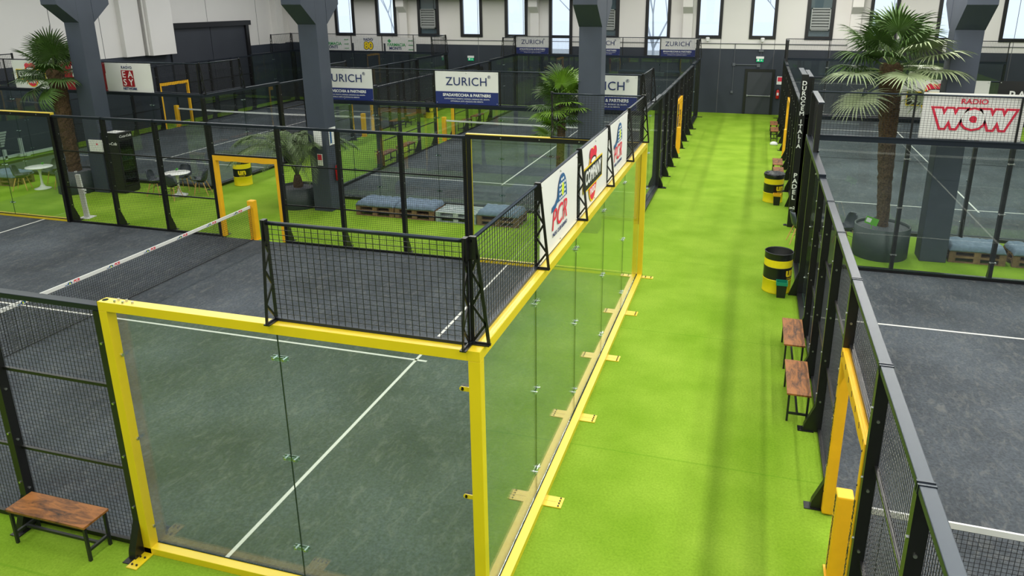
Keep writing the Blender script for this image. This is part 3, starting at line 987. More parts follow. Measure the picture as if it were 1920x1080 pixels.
# ---- court E
glass_wall('black-framed glass end wall of the rear left court carrying the radio banners', (EX - 10, DY), 0, 10, 'black', (0, 1), topmesh=(0, 10), brackets='slim', ext=(1, 1))
glass_wall('black glass side of the rear left court beside the yellow drum', (EX, DY), Q, 4, 'black', (1,), topmesh=(0, 2), feet=False)
mesh_fence('black mesh fence on the right side of the rear left court', (EX, DY + 4), Q)
gate_pads('yellow gateway on the right side of the rear left court', (EX, DY + 9), Q, lettering=True)
glass_wall('black glass side at the far right corner of the rear left court', (EX, DY + 16), Q, 4, 'black', (0, 1), topmesh=(2, 4), feet=False)
glass_wall('black-framed far end wall of the rear left court with the pharmacy banners', (EX, DY + 20), 2 * Q, 10, 'black', (0, 1), topmesh=(0, 10), brackets='slim')
glass_wall('black glass side of the rear left court next to the left hall wall, near end', (EX - 10, DY + 4), -Q, 4, 'black', (0, 1), topmesh=(2, 4), feet=False)
mesh_fence('black mesh fence of the rear left court beside the left hall wall', (EX - 10, DY + 16), -Q)
gate_pads('yellow gateway of the rear left court in front of the sliding door', (EX - 10, DY + 11), -Q)
glass_wall('black glass side of the rear left court next to the left hall wall, far end', (EX - 10, DY + 20), -Q, 4, 'black', (0,), topmesh=(0, 2), feet=False)
net('net of the rear left court in front of the sliding door', (EX - 10, DY + 10), 0)

# lettered corner post of court C
t = thing('lettered_post', 'tall black corner post with white lettering reading down it, right of the corridor', 'post', (CX0 - .28, C0 - .02, 0))
m_ = MB(); m_.box((0, -.10, 0), (.17, .0, 4.12), 0, .004); m_.build('column', M['black'], t)
text('D\nU\nR\nO\nC\nE\nM', .15, M['print_white'], t, (.085, -.102, 3.50), bold=.003, line=.87, sx=1.1)
text('I\nT\nA\nL\nI\nA', .15, M['print_white'], t, (.085, -.102, 2.57), bold=.003, line=.87, sx=1.1)
text('P\nA\nD\nE\nL', .17, M['print_white'], t, (.085, -.102, 1.14), bold=.004, line=.9, sx=1.1)
text('m2', .11, M['print_white'], t, (.085, -.102, .55), bold=.002)
m_ = MB(); m_.box((.0, 0.001, 4.09), (.13, 1.9, 4.12)); m_.build('cap', M['rail'], t)


# ------------------------------------------------------------------ banners
def banner_thing(name, label, loc, rz, W_, H_, m_=None, group=None, sag=.006):
    """flat vinyl sheet, origin lower-left, facing local -y"""
    t = thing(name, label, 'banner', loc, rz, group)
    g = MB(); nx, nz = 16, 8
    vs = []; fs = []
    rnd = random.Random(hash(label) % 1000 if False else len(label) * 13 + int(abs(loc[0]) * 10))
    ph = [rnd.uniform(0, 6) for _ in range(4)]
    def d(u, v):
        return sag * (math.sin(u * 7 + v * 3 + ph[0]) * .5 + math.sin(u * 3 - v * 6 + ph[1]) * .5) * (1 - (2 * v - 1) ** 4)
    for s_ in (0, 1):
        for j in range(nz + 1):
            for i in range(nx + 1):
                u, v = i / nx, j / nz
                vs.append((W_ * u, -d(u, v) + s_ * .002, H_ * v))
    K = (nx + 1) * (nz + 1)
    for j in range(nz):
        for i in range(nx):
            a_ = j * (nx + 1) + i
            fs.append((a_, a_ + 1, a_ + nx + 2, a_ + nx + 1))
            fs.append((K + a_, K + a_ + nx + 1, K + a_ + nx + 2, K + a_ + 1))
    g.add(vs, fs)
    for (x, z) in ((.04, .04), (W_ - .04, .04), (.04, H_ - .04), (W_ - .04, H_ - .04), (W_ / 2, H_ - .04), (W_ / 2, .04)):
        g.tube([(x, -.012, z), (x, -.006, z)], .012, 8, 1)
    g.build('sheet', [m_ or M['vinyl'], M['steel']], t, True)
    return t


F = -.012  # print sits just proud of the sheet


def flat(t, pts, m_, name='print_shape', d=.0015, y=F):
    b_ = MB(); b_.prism([(p[0], y, p[1]) for p in pts], (0, -d, 0)); return b_.build(name, m_, t)


def rect(x0, z0, x1, z1):
    return [(x0, z0), (x1, z0), (x1, z1), (x0, z1)]


def ell(cx, cz, rx, rz, a0=0, a1=360, n=28):
    return [(cx + rx * math.cos(R(a0 + (a1 - a0) * k / n)), cz + rz * math.sin(R(a0 + (a1 - a0) * k / n))) for k in range(n if a1 - a0 == 360 else n + 1)]


def pcr(label, loc, rz, W_=1.80, H_=.94):
    t = banner_thing('club_banner', label, loc, rz, W_, H_, group='white club banners with a racket logo')
    cx = .84
    # half racket: dome, shaft, grip
    flat(t, [(cx + .12 + .23 * math.cos(R(a_)), .54 + .32 * math.sin(R(a_))) for a_ in range(0, 181, 12)], M['print_blue'])
    flat(t, [(cx - .12, .545), (cx - .07, .63), (cx - .22, .56), (cx - .36, .545), (cx - .38, .48), (cx - .2, .50)], M['print_blue'])
    for i in range(5):
        for j in range(4):
            x = cx + .0 + j * .08; z = .57 + i * .055
            if (x - cx - .12) ** 2 / .038 + (z - .54) ** 2 / .076 < .9:
                flat(t, rect(x - .027, z - .014, x + .027, z + .014), M['print_white'], y=F - .002)
    flat(t, ell(cx + .13, .66, .055, .085), M['lime'], y=F - .004, name='ball')
    text('PCR', .36, M['red'], t, (cx + .0, F, .36), shear=.25, bold=.001, sx=1.08, space=1.08)
    text('PADEL CLUB RUBANO', .07, M['ink'], t, (cx + .02, F, .185), shear=.2)
    return t


def company(label, loc, rz, W_=1.9, H_=.94, s=1.0, group=None):
    t = banner_thing('radio_banner', label, loc, rz, W_, H_, group=group)
    cx, cz = W_ * .40, .46
    flat(t, ell(cx, cz - .02, .30 * s, .40 * s), M['print_yellow'])
    flat(t, ell(cx, cz - .02, .275 * s, .375 * s), M['red'], y=F - .002)
    flat(t, ell(cx - .11, cz + .3, .12, .09), M['red'], y=F - .003)
    flat(t, ell(cx + .11, cz + .3, .12, .09), M['red'], y=F - .003)
    flat(t, ell(cx, cz + .18, .2, .08), M['blk'], y=F - .0045)
    flat(t, ell(cx, cz + .2, .15, .035), M['print_white'], y=F - .006)
    flat(t, rect(cx - .64, cz - .17, cx + .64, cz + .18), M['print_yellow'], y=F - .0075)
    flat(t, rect(cx - .62, cz - .15, cx + .62, cz + .16), M['blk'], y=F - .009)
    text('COMPANY', .24, M['print_white'], t, (cx, F - .011, cz + .01), bold=.006, sx=.92, sy=1.15)
    text('RADIO', .13, M['print_white'], t, (cx, F - .0045, cz - .25), bold=.003, sx=.9)
    return t


def zurich(label, loc, rz, W_=1.92, H_=.93, small=True):
    t = banner_thing('insurance_banner', label, loc, rz, W_, H_, group='blue and white insurance banners')
    flat(t, rect(0, 0, W_, .36), M['navy'], name='lower_band', y=-.008, d=.003)
    text('ZURICH', .33, M['ink'], t, (W_ * .5, F, .64), bold=.001, sx=1.02, space=1.06)
    text('®', .12, M['ink'], t, (W_ * .86, F, .79))
    text('SPADAVECCHIA & PARTNERS', .112, M['print_white'], t, (W_ / 2, F - .002, .26), bold=.003, sx=1.0)
    if small:
        text('CASTELFRANCO VENETO | VICENZA | BASSANO DEL GRAPPA', .05, M['print_white'], t, (W_ / 2, F - .002, .155))
        text('CITTADELLA | ESTE | PIAZZOLA SUL BRENTA', .05, M['print_white'], t, (W_ / 2, F - .002, .085))
    return t


def farmacia(label, loc, W_=1.95, H_=.9):
    t = banner_thing('pharmacy_banner', label, loc, 0, W_, H_, group='white pharmacy banners on the far fence')
    flat(t, rect(.22, .62, .30, .82), M['print_green']); flat(t, rect(.16, .68, .36, .76), M['print_green'], y=F - .002)
    text('FARMACIA', .24, M['print_green'], t, (.7, F, .5), bold=.004)
    text('MONTI', .24, M['ink'], t, (.62, F, .3), bold=.004)
    for k in range(3):
        text('monti', .12, M['print_green'], t, (1.6, F, .75 - .25 * k), shear=.2, bold=.002)
    return t


# foreground end wall, facing the corridor
pcr('white club banner with racket logo, nearest one over the yellow beam', (.035, 2.06, 3.10), Q)
company('white banner with black and red radio logo, middle of the three over the yellow beam', (.035, 4.06, 3.10), Q, group=None)
pcr('white club banner with racket logo, farthest one over the yellow beam', (.035, 6.06, 3.10), Q)
# court D near wall
zurich('blue and white insurance banner partly behind the second pillar from the left', (-10.6, DY - .06, 3.09), 0)
zurich('blue and white insurance banner seen whole between the fence and the fan palm', (-6.66, DY - .06, 3.09), 0)
zurich('blue and white insurance banner partly behind the central pillar', (-2.72, DY - .06, 3.09), 0)
# court D far wall
zurich('small far insurance banner left of the central pillar', (-10.65, DY + 20.06, 3.09), 0, 1.85)
zurich('small far insurance banner half hidden by the central pillar', (-6.7, DY + 20.06, 3.09), 0, 1.85)
zurich('small far insurance banner beside the corridor end', (-2.75, DY + 20.06, 3.09), 0, 1.85)
# court E far wall
farmacia('white pharmacy banner on the far fence, cut by the second pillar', (-22.8, DY + 20.06, 2.98))
t = banner_thing('radio_banner', 'white banner with a big yellow number 80 between the two pharmacy banners', (-20.72, DY + 20.06, 2.96), 0, 1.95, .92)
text('RADIO', .2, M['ink'], t, (.97, F, .78), bold=.004); text('80', .56, M['blk'], t, (.97, F, .42), bold=.05, sx=1.0); text('80', .56, M['print_yellow'], t, (.97, F - .003, .42), bold=.022, sx=1.0)
farmacia('white pharmacy banner at the right of the far fence trio', (-18.65, DY + 20.06, 2.96))
# court E near wall
company('white banner with black and red radio logo behind the left palm', (-22.45, DY - .06, 3.08), 0, W_=1.95)
t = banner_thing('radio_banner', 'dark red banner half hidden by the left palm and pillar', (-20.4, DY - .06, 3.08), 0, 1.92, .93, M['darkred'])
text('E2', .5, M['print_white'], t, (.75, F, .6), bold=.012); text('CAFE', .16, M['print_white'], t, (.9, F, .2), bold=.003)
t = banner_thing('radio_banner', 'white banner with a dark red square of four letters, right of the left pillar', (-18.5, DY - .06, 3.08), 0, 1.86, .93)
flat(t, rect(.66, .17, 1.14, .70), M['darkred'])
text('E A\nS Y', .30, M['print_white'], t, (.90, F - .003, .43), line=.86, bold=.003)
text('RADIO', .12, M['ink'], t, (.9, F, .79), space=1.25, bold=.002); text('NETWORK', .11, M['ink'], t, (.93, F, .10), bold=.003)
# court B end wall: seen from inside through the wires
t = banner_thing('radio_banner', 'large white banner with red lettering behind the mesh at the right', (5.68, B1 + .06, 3.12), 0, 1.95, .97)
text('RADIO', .145, M['red'], t, (.98, F, .80), bold=.003, sx=1.15)
text('WOW', .46, M['red'], t, (1.0, F, .42), bold=.094, sx=1.0, sy=.98, space=1.12); text('WOW', .46, M['print_white'], t, (1.0, F - .003, .42), bold=.046, sx=1.0, sy=.98, space=1.12)
flat(t, [(.93, .47), (.97, .50), (1.03, .49), (1.07, .42), (1.06, .37), (1.01, .36), (.96, .40)], M['red'], y=F - .006)
# court C near wall
company('white banner with the black and red radio logo beside the tall palm trunk', (5.75, C0 - .06, 3.12), 0, W_=1.98)
t = banner_thing('dark_banner', 'black banner with white lettering at the far right behind the red lettered banner', (7.92, C0 - .06, 3.12), 0, 1.9, .95, mat('black_vinyl', (.012, .012, .014), .4))
text('RADIO', .3, M['print_white'], t, (.7, F, .6), bold=.004)
t = banner_thing('dark_banner', 'black far banner with white lettering seen under the tall palm', (7.6, C1 + .06, 3.05), 0, 3.2, .95, MATS['black_vinyl'])
text('M. LANDINI', .42, M['print_white'], t, (1.6, F, .62), bold=.006)


# ------------------------------------------------------------------ benches
def make_bench(label, loc, rz, group):
    t = thing('bench', label, 'bench', loc, rz, group)
    L, D, H = 1.12, .34, .47
    a = MB(); a.box((0, 0, H - .028), (L, D, H), 0, .003); a.build('seat', M['rustic'], t)
    for (x, y) in ((.02, .02), (L - .05, .02), (.02, D - .05), (L - .05, D - .05)):
        a = MB(); a.box((x, y, 0), (x + .03, y + .03, H - .028)); a.build('leg', M['metalblk'], t)
    a = MB(); a.box((.02, .05, .12), (.05, D - .05, .15)); a.box((L - .05, .05, .12), (L - .02, D - .05, .15)); a.box((.05, D / 2 - .015, .12), (L - .05, D / 2 + .015, .15))
    a.box((.02, .02, H - .055), (L - .02, .045, H - .028)); a.box((.02, D - .045, H - .055), (L - .02, D - .02, H - .028))
    a.build('stretcher', M['metalblk'], t)
    return t


GBn = 'brown-topped benches beside the courts'
b0 = make_bench('brown-topped bench at the lower left in front of the mesh fence', (-5.57, -.42, 0), 0, GBn)
for (x, y, lb) in ((3.37, 6.40, 'brown bench beside the right foreground fence, farther of the pair behind the gateway'), (3.37, 4.72, 'brown bench beside the right foreground fence, nearer of the pair'),
                   (3.38, 21.0, 'brown bench past the far drum, second nearest beside the rear right fence'), (3.38, 19.5, 'brown bench directly behind the far drum'),
                   (3.38, 28.1, 'brown bench before the emergency door, nearer of the far pair'), (3.38, 29.85, 'brown bench nearest the emergency door'),
                   (-10.83, 18.9, 'brown bench behind the feather palm, nearest along the left side of the middle court'), (-10.83, 20.5, 'brown bench left of the middle court, second from the viewer'),
                   (-10.83, 26.9, 'brown bench left of the middle court past its gateway, nearer one'), (-10.83, 28.6, 'brown bench left of the middle court past its gateway, farther one'),
                   (-14.02, 26.2, 'brown bench in the green lane between the left courts, nearer one'), (-14.02, 27.9, 'brown bench in the green lane between the left courts, beside the far drum')):
    dup(b0, (x, y, 0), Q, lb, GBn)


# ------------------------------------------------------------------ drums and small bins
def bent_text(body, size, m_, parent, r, z, ang, bold, name='lettering'):
    cu = bpy.data.curves.new('tmp', 'FONT'); cu.body = body; cu.size = size; cu.offset = bold; cu.align_x = 'CENTER'; cu.align_y = 'CENTER'; cu.extrude = 0; cu.resolution_u = 4
    ob = bpy.data.objects.new('tmp', cu); COL.objects.link(ob)
    dg = bpy.context.evaluated_depsgraph_get()
    me = bpy.data.meshes.new_from_object(ob.evaluated_get(dg))
    bpy.data.objects.remove(ob); bpy.data.curves.remove(cu)
    bm = bmesh.new(); bm.from_mesh(me)
    bmesh.ops.triangulate(bm, faces=bm.faces[:])
    for _ in range(3):
        long_e = [e for e in bm.edges if e.calc_length() > .03]
        if long_e:
            bmesh.ops.subdivide_edges(bm, edges=long_e, cuts=1)
            bmesh.ops.triangulate(bm, faces=[f for f in bm.faces if len(f.verts) > 3])
    for v in bm.verts:
        th = ang + v.co.x / r
        v.co = Vector((r * math.cos(th), r * math.sin(th), z + v.co.y))
    bm.to_mesh(me); bm.free(); me.name = name
    me.materials.clear(); me.materials.append(m_)
    return put(name, me, parent)


def make_drum(label, loc, rz, liner, text_ang):
    t = thing('drum_bin', label, 'bin', loc, rz, 'black and yellow drum bins')
    r = .29
    a = MB()
    prof = [(r, 0), (r + .008, .01), (r, .03), (r, .29), (r + .009, .30), (r, .31), (r, .36)]
    a.lathe([(r - .002, .0), (r + .008, .008), (r, .025), (r, .29), (r + .008, .30), (r, .31)], 44, 0, cap=False)
    a.lathe([(r, .31), (r, .56), (r + .008, .57), (r, .58)], 44, 1, cap=False)
    a.lathe([(r, .58), (r, .74)], 44, 0, cap=False)
    a.lathe([(r, .74), (r, .87), (r + .009, .88), (r - .004, .888), (r - .012, .87), (r - .012, .06), (0.001, .06)], 44, 1, cap=False)
    a.build('drum', [M['drumY'], M['plasticB']], t, True)
    if liner:
        a = MB(); rnd = random.Random(3); n = 36
        vs = []; fs = []
        rings = [(r + .014, .80), (r + .02, .86), (r + .012, .90), (r - .03, .875), (r - .1, .80), (r - .18, .80), (.02, .79)]
        for (rr, z) in rings:
            for k in range(n):
                th = 2 * math.pi * k / n
                j = rnd.uniform(-.012, .012)
                vs.append(((rr + j) * math.cos(th), (rr + j) * math.sin(th), z + rnd.uniform(-.015, .015)))
        for i in range(len(rings) - 1):
            for k in range(n):
                fs.append((i * n + k, i * n + (k + 1) % n, (i + 1) * n + (k + 1) % n, (i + 1) * n + k))
        a.add(vs, fs); a.build('bin_liner', M['bag'], t, True)
    bent_text('un', .26, M['print_yellow'], t, r + .004, .475, text_ang, .012)
    bent_text('DUROCEM', .04, M['print_yellow'], t, r + .004, .345, text_ang, .001)
    return t


make_drum('black and yellow drum bin nearest in the corridor, with a green-rimmed box beside it', (3.0, 10.12, 0), 0, False, R(-32))
make_drum('black and yellow drum bin farther up the corridor, lined with a black bag', (3.02, 17.72, 0), 0, True, R(-50))
make_drum('black and yellow drum bin seen through the yellow gateway at the left', (-14.18, 15.15, 0), 0, True, R(-55))
make_drum('small far drum bin in the green lane between the left courts', (-14.1, 30.5, 0), 0, True, R(-60))


def small_bin(label, loc, m_rim, s=1.0):
    t = thing('waste_box', label, 'bin', loc, 0)
    a = MB()
    w0, w1, d0, d1, h = .085, .105, .07, .085, .30
    a.add([(-w0, -d0, 0), (w0, -d0, 0), (w0, d0, 0), (-w0, d0, 0), (-w1, -d1, h), (w1, -d1, h), (w1, d1, h), (-w1, d1, h)], [(0, 3, 2, 1), (0, 1, 5, 4), (1, 2, 6, 5), (2, 3, 7, 6), (3, 0, 4, 7)])
    a.build('body', M['plasticB'], t)
    a = MB()
    for (p, q) in (((-.115, -.095, .28), (.115, -.08, .35)), ((-.115, .08, .28), (.115, .095, .35)), ((-.115, -.08, .28), (-.10, .08, .35)), ((.10, -.08, .28), (.115, .08, .35))):
        a.box(p, q)
    a.build('rim', m_rim, t)


small_bin('small black waste box with green rim standing against the nearest corridor drum', (3.09, 9.72, 0), M['plasticG'])
small_bin('small black waste box with yellow rim standing against the farther corridor drum', (3.13, 17.28, 0), M['pad'])

# ------------------------------------------------------------------ pallets and cushions
PAL_MESH = {}


def make_pallet(label, loc, m_, group, key):
    t = thing('pallet', label, 'pallet', loc, 0, group)
    L, D = 1.2, .8
    def bd():
        a = MB()
        for k in range(5):
            y = k * (D - .12) / 4
            a.box((0, y, .122), (L, y + .12, .144))
        return a.mesh('deck_boards', m_)
    def bl():
        a = MB()
        for x in (0, .5275, 1.055):
            a.box((x, 0, .1), (x + .145, D, .122))
            for y in (0, .35, .70):
                a.box((x, y, .022), (x + .145, y + .10, .1))
        return a.mesh('blocks', m_)
    def bt():
        a = MB()
        for y in (0, .35, .70):
            a.box((0, y, 0), (L, y + .10, .022))
        return a.mesh('base_boards', m_)
    put('deck_boards', cached(key + 'a', bd), t); put('blocks', cached(key + 'b', bl), t); put('base_boards', cached(key + 'c', bt), t)
    return t


def make_cushion(label, loc, group, seed, L=1.2, D=.84):
    rnd = random.Random(seed)
    nx, ny = 48, 34
    a = MB(); vs = []; fs = []
    T = [((i + .5) / 3.0, (j + .5) / 2.0) for i in range(3) for j in range(2)]
    def h(u, v):
        e = min(u, 1 - u) * L; f_ = min(v, 1 - v) * D
        edge = min(1, e / .07) ** .5 * min(1, f_ / .07) ** .5
        z = .105 * edge
        for (tu, tv) in T:
            d2 = ((u - tu) * L) ** 2 + ((v - tv) * D) ** 2
            z -= .045 * math.exp(-d2 / .006)
        z -= .018 * math.exp(-((((u * 3) % 1) - 0) ** 2 if (u * 3) % 1 < .5 else ((u * 3) % 1 - 1) ** 2) / .004)
        z -= .018 * math.exp(-((v - .5) * D) ** 2 / .0009)
        return z + .006 * math.sin(u * 30 + v * 17 + seed)
    for j in range(ny + 1):
        for i in range(nx + 1):
            u, v = i / nx, j / ny
            vs.append((L * u + .012 * math.sin(v * 9 + seed), D * v + .012 * math.sin(u * 8 + seed), .03 + h(u, v) * 1.0))
    for j in range(ny + 1):
        for i in range(nx + 1):
            u, v = i / nx, j / ny
            vs.append((L * u + .012 * math.sin(v * 9 + seed), D * v + .012 * math.sin(u * 8 + seed), .0))
    K = (nx + 1) * (ny + 1)
    for j in range(ny):
        for i in range(nx):
            q = j * (nx + 1) + i
            fs.append((q, q + 1, q + nx + 2, q + nx + 1)); fs.append((K + q, K + q + nx + 1, K + q + nx + 2, K + q + 1))
    for i in range(nx):
        fs.append((i, K + i, K + i + 1, i + 1)); q = ny * (nx + 1) + i; fs.append((q, q + 1, K + q + 1, K + q))
    for j in range(ny):
        q = j * (nx + 1); fs.append((q, q + nx + 1, K + q + nx + 1, K + q)); q += nx; fs.append((q, K + q, K + q + nx + 1, q + nx + 1))
    a.add(vs, fs)
    o = a.build('seat_cushion', M['cushion'], None, True, loc)
    return tag(o, label, 'cushion', group)


GP, GCu = 'wooden pallets used as seats', 'blue-grey tufted cushions on the pallets'
seats = [(-8.62, 12.85, 'leftmost of the middle pallet row', M['pallet'], 'p', True), (-7.38, 12.85, 'second from the left in the middle pallet row', M['pallet'], 'p', True),
         (-6.12, 12.85, 'pale painted and bare, third in the middle pallet row', M['palletgrey'], 'g', False), (-4.88, 12.85, 'rightmost of the middle pallet row behind the foreground mesh', M['pallet'], 'p', True),
         (6.96, 13.05, 'beside the right pillar', M['pallet'], 'p', True), (8.30, 13.05, 'at the right picture edge', M['pallet'], 'p', True), (-22.6, 12.75, 'at the left picture edge beside the white table', M['pallet'], 'p', True)]
for k, (x, y, where, m_, key, cu) in enumerate(seats):
    make_pallet('wooden pallet, lower of two, ' + where, (x, y, .001), m_, GP, key)
    make_pallet('wooden pallet, upper of two, ' + where, (x, y, .146), m_, GP, key)
    if cu:
        make_cushion('tufted blue-grey cushion on the pallets ' + where, (x, y - .02, .291), GCu, k)


# ------------------------------------------------------------------ tables, chairs
def make_table(label, loc):
    t = thing('round_table', label, 'table', loc, 0, 'round white pedestal tables')
    a = MB(); a.lathe([(.001, .705), (.36, .71), (.395, .722), (.40, .732), (.395, .74), (.001, .74)], 48, cap=False); a.build('tabletop', M['tabletop'], t, True)
    a = MB(); a.lathe([(.25, 0), (.255, .012), (.18, .03), (.09, .07), (.045, .15), (.032, .3), (.035, .5), (.06, .66), (.12, .706)], 32); a.build('pedestal', M['tabletop'], t, True)
    return t


def make_chair(label, loc, rz, group):
    t = thing('shell_chair', label, 'chair', loc, rz, group)
    # shell profile (front at +y): rows from seat front to back top
    rows = [(.22, .455, .20), (.16, .44, .225), (.05, .43, .235), (-.06, .43, .235), (-.13, .45, .235), (-.175, .51, .23), (-.20, .60, .225), (-.225, .70, .21), (-.245, .79, .18), (-.25, .83, .12)]
    n = 12
    a = MB(); vs = []; fs = []
    for (y, z, hw) in rows:
        for i in range(n + 1):
            u = 2 * i / n - 1
            wrap = abs(u) ** 2.4
            up = .09 * wrap if z < .5 else 0
            fw = .10 * wrap if z >= .45 else 0
            vs.append((hw * u * (1 - .05 * wrap), y + fw, z + up))
    for r_ in range(len(rows) - 1):
        for i in range(n):
            q = r_ * (n + 1) + i
            fs.append((q, q + 1, q + n + 2, q + n + 1))
    a.add(vs, fs)
    o = a.build('seat_shell', M['chair'], t, True)
    sd = o.modifiers.new('thick', 'SOLIDIFY'); sd.thickness = .012
    for (x, y, X, Y) in ((-.13, .12, -.21, .2), (.13, .12, .21, .2), (-.13, -.1, -.2, -.23), (.13, -.1, .2, -.23)):
        a = MB(); a.tube([(x, y, .41), (X, Y, 0)], [.017, .011], 8); a.build('leg', M['oak'], t)
    a = MB()
    a.tube([(-.15, .14, .34), (.15, .14, .34)], .006, 5); a.tube([(-.15, -.13, .34), (.15, -.13, .34)], .006, 5)
    a.tube([(-.15, .14, .34), (.17, -.16, .22)], .006, 5); a.tube([(.15, .14, .34), (-.17, -.16, .22)], .006, 5); a.box((-.12, -.1, .415), (.12, .12, .425))
    a.build('brace', M['metalblk'], t)
    return t


make_table('round white table at the left edge, beside the pallet seat', (-20.25, 12.85, 0))
make_table('round white table in front of the yellow gateway, right of the fridge', (-15.22, 13.35, 0))
make_table('round white table behind the right foreground fence, next to the lettered post', (4.05, 13.55, 0))
GCh = 'dark shell chairs with wooden legs'
ch0 = make_chair('dark shell chair at the left of the far left table', (-20.75, 12.55, 0), R(-60), GCh)
for (x, y, a_, lb) in ((-19.72, 13.15, 125, 'dark shell chair tucked at the right of the far left table'), (-20.5, 13.62, 190, 'dark shell chair behind the far left table'),
                       (-15.92, 13.15, -75, 'dark shell chair at the left of the table beside the fridge'), (-15.05, 12.88, 5, 'dark shell chair with its back to the viewer at the table beside the fridge'),
                       (-14.58, 13.65, 110, 'dark shell chair at the right of the table beside the fridge'), (-15.55, 14.02, 195, 'dark shell chair behind the table beside the fridge'),
                       (3.58, 13.62, -80, 'dark shell chair poking past the fence into the corridor'), (4.72, 13.75, 120, 'dark shell chair left of the tall palm planter')):
    dup(ch0, (x, y, 0), R(a_), lb, GCh)


def tiny_plant(label, loc):
    t = thing('table_plant', label, 'plant', loc, 0, 'tiny green plants on the white tables')
    a = MB(); a.lathe([(.025, 0), (.035, .05), (.03, .05)], 14); a.build('pot', M['whitepaint'], t)
    a = MB(); rnd = random.Random(5)
    for k in range(26):
        th = rnd.uniform(0, 6.28); r_ = rnd.uniform(.02, .07); h_ = rnd.uniform(.03, .09)
        p = Vector((r_ * math.cos(th), r_ * math.sin(th), .05 + h_)); s_ = Vector((-math.sin(th), math.cos(th), 0)) * .012
        a.add([Vector((0, 0, .045)), p * .7 + s_ + Vector((0, 0, .02)), p, p * .7 - s_ + Vector((0, 0, .02))], [(0, 1, 2, 3)])
    a.build('leaves', mat('fresh_leaf', (.08, .42, .04), .5), t)


tiny_plant('tiny green plant on the far left table', (-20.2, 12.95, .741))
tiny_plant('tiny green plant on the table beside the fridge', (-15.25, 13.4, .741))
t = thing('magazine', 'stack of striped printed paper on the white table by the right fence', 'magazine', (4.18, 13.45, .741), .2)
a = MB()
for k in range(4):
    a.box((-.14 + .004 * k, -.1, .006 * k), (.14 + .004 * k, .1, .006 * k + .005), k % 2)
a.build('sheets', [M['print_white'], M['print_blue']], t)

# ------------------------------------------------------------------ fridge, notice box, dispenser, notices
t = thing('drinks_fridge', 'tall black glass-door drinks fridge beside the left pillar', 'fridge', (-17.62, 13.0, 0))
a = MB(); a.box((0, 0, .05), (.62, .04, 1.95)); a.box((0, .04, .05), (.04, .62, 1.95)); a.box((.04, .58, .05), (.62, .62, 1.95)); a.box((.04, .04, .05), (.62, .58, .22)); a.box((.04, .04, 1.72), (.62, .58, 1.95)); a.box((.02, .02, 0), (.6, .6, .05))
a.build('body', M['plasticB'], t)
a = MB(); a.box((.62, .02, .24), (.64, .6, .28)); a.box((.62, .02, 1.70), (.64, .6, 1.74)); a.box((.62, .02, .28), (.64, .06, 1.7)); a.box((.62, .56, .28), (.64, .6, 1.7)); a.build('door', M['plasticB'], t)
a = MB(); a.box((.625, .06, .28), (.635, .56, 1.70)); a.build('door_glass', M['fridgeglass'], t)
for k in range(4):
    a = MB(); a.box((.06, .06, .45 + .3 * k), (.6, .56, .46 + .3 * k)); sh = a.build('shelf', M['vent'], t)
    a = MB()
    for q in range(5):
        a.lathe([(.03, 0), (.03, .12), (.012, .17), (.012, .2)], 8, c=(.55, .11 + q * .1, .46 + .3 * k))
    a.build('bottles', M['teal'] if k == 2 else mat('green_bottles', (.05, .10, .02), .3), sh)
text('Coca-Cola', .13, M['print_white'], t, (.3, -.002, 1.62), shear=.3, bold=.002)
text('Coca-Cola', .11, M['print_white'], t, (.642, .31, 1.84), shear=.3, bold=.002, rot=(Q, 0, Q))
t = thing('paper_flyer', 'white flyer lying on top of the drinks fridge', 'flyer', (-17.55, 13.1, 1.951)); a = MB(); a.box((0, 0, 0), (.42, .4, .006)); a.build('sheet', M['print_white'], t)

t = thing('notice_box', 'white square notice with small red print on the left pillar', 'sign', (-18.05, 12.9, 1.36))
a = MB(); a.box((0, 0, 0), (.52, .04, .38), 0, .004); a.build('panel', M['print_white'], t)
a = MB(); a.box((.30, -.003, .22), (.36, 0, .27)); a.build('mark', M['red'], t)
t = thing('hand_sanitizer_stand', 'white upright hand sanitizer stand behind the back fence of the foreground court', 'stand', (-15.97, 10.46, 0), .12)
a = MB(); a.prism([(-.04, 0, .02), (.12, 0, .02), (.05, .0, 1.27), (-.09, 0, 1.27)], (0, .05, 0)); a.build('upright', M['whitepaint'], t)
a = MB(); a.box((-.14, -.12, .0), (.2, .2, .02)); a.build('base_plate', M['whitepaint'], t)
a = MB(); a.box((.05, -.06, .80), (.17, .03, .86)); a.box((.06, -.05, .72), (.15, .03, .76)); a.build('dispenser', M['whitepaint'], t)

t = thing('fire_extinguisher', 'red fire extinguisher mostly hidden behind a fence post at the second pillar', 'fire extinguisher', (-9.375, 13.3, .88))
a = MB(); a.lathe([(.07, 0), (.085, .02), (.085, .38), (.05, .46), (.025, .48)], 20); a.build('cylinder', M['extred'], t, True)
a = MB(); a.box((-.03, -.03, .48), (.03, .03, .54)); a.build('valve_and_hose', M['plasticB'], t)
t = thing('notice_sheet', 'white notice sheet on the second pillar from the left', 'sign', (-9.90, 12.93, 1.95))
a = MB(); a.box((.05, 0, 0), (.3, .012, .46)); a.build('sheet', M['print_white'], t)
t = thing('fire_sign', 'small red and white fire notice on the second pillar from the left', 'sign', (-9.85, 12.93, 1.38))
a = MB(); a.box((.05, 0, 0), (.22, .012, .34)); a.build('sheet', M['print_white'], t)
a = MB(); a.box((.07, -.003, .16), (.2, 0, .32)); a.build('symbol', M['red'], t)
t = thing('notice_sheet', 'white notice with a blue edge on the side of the second pillar', 'sign', (-9.465, 13.1, 1.95))
a = MB(); a.box((0, 0, 0), (.012, .36, .5)); a.build('sheet', M['print_white'], t)
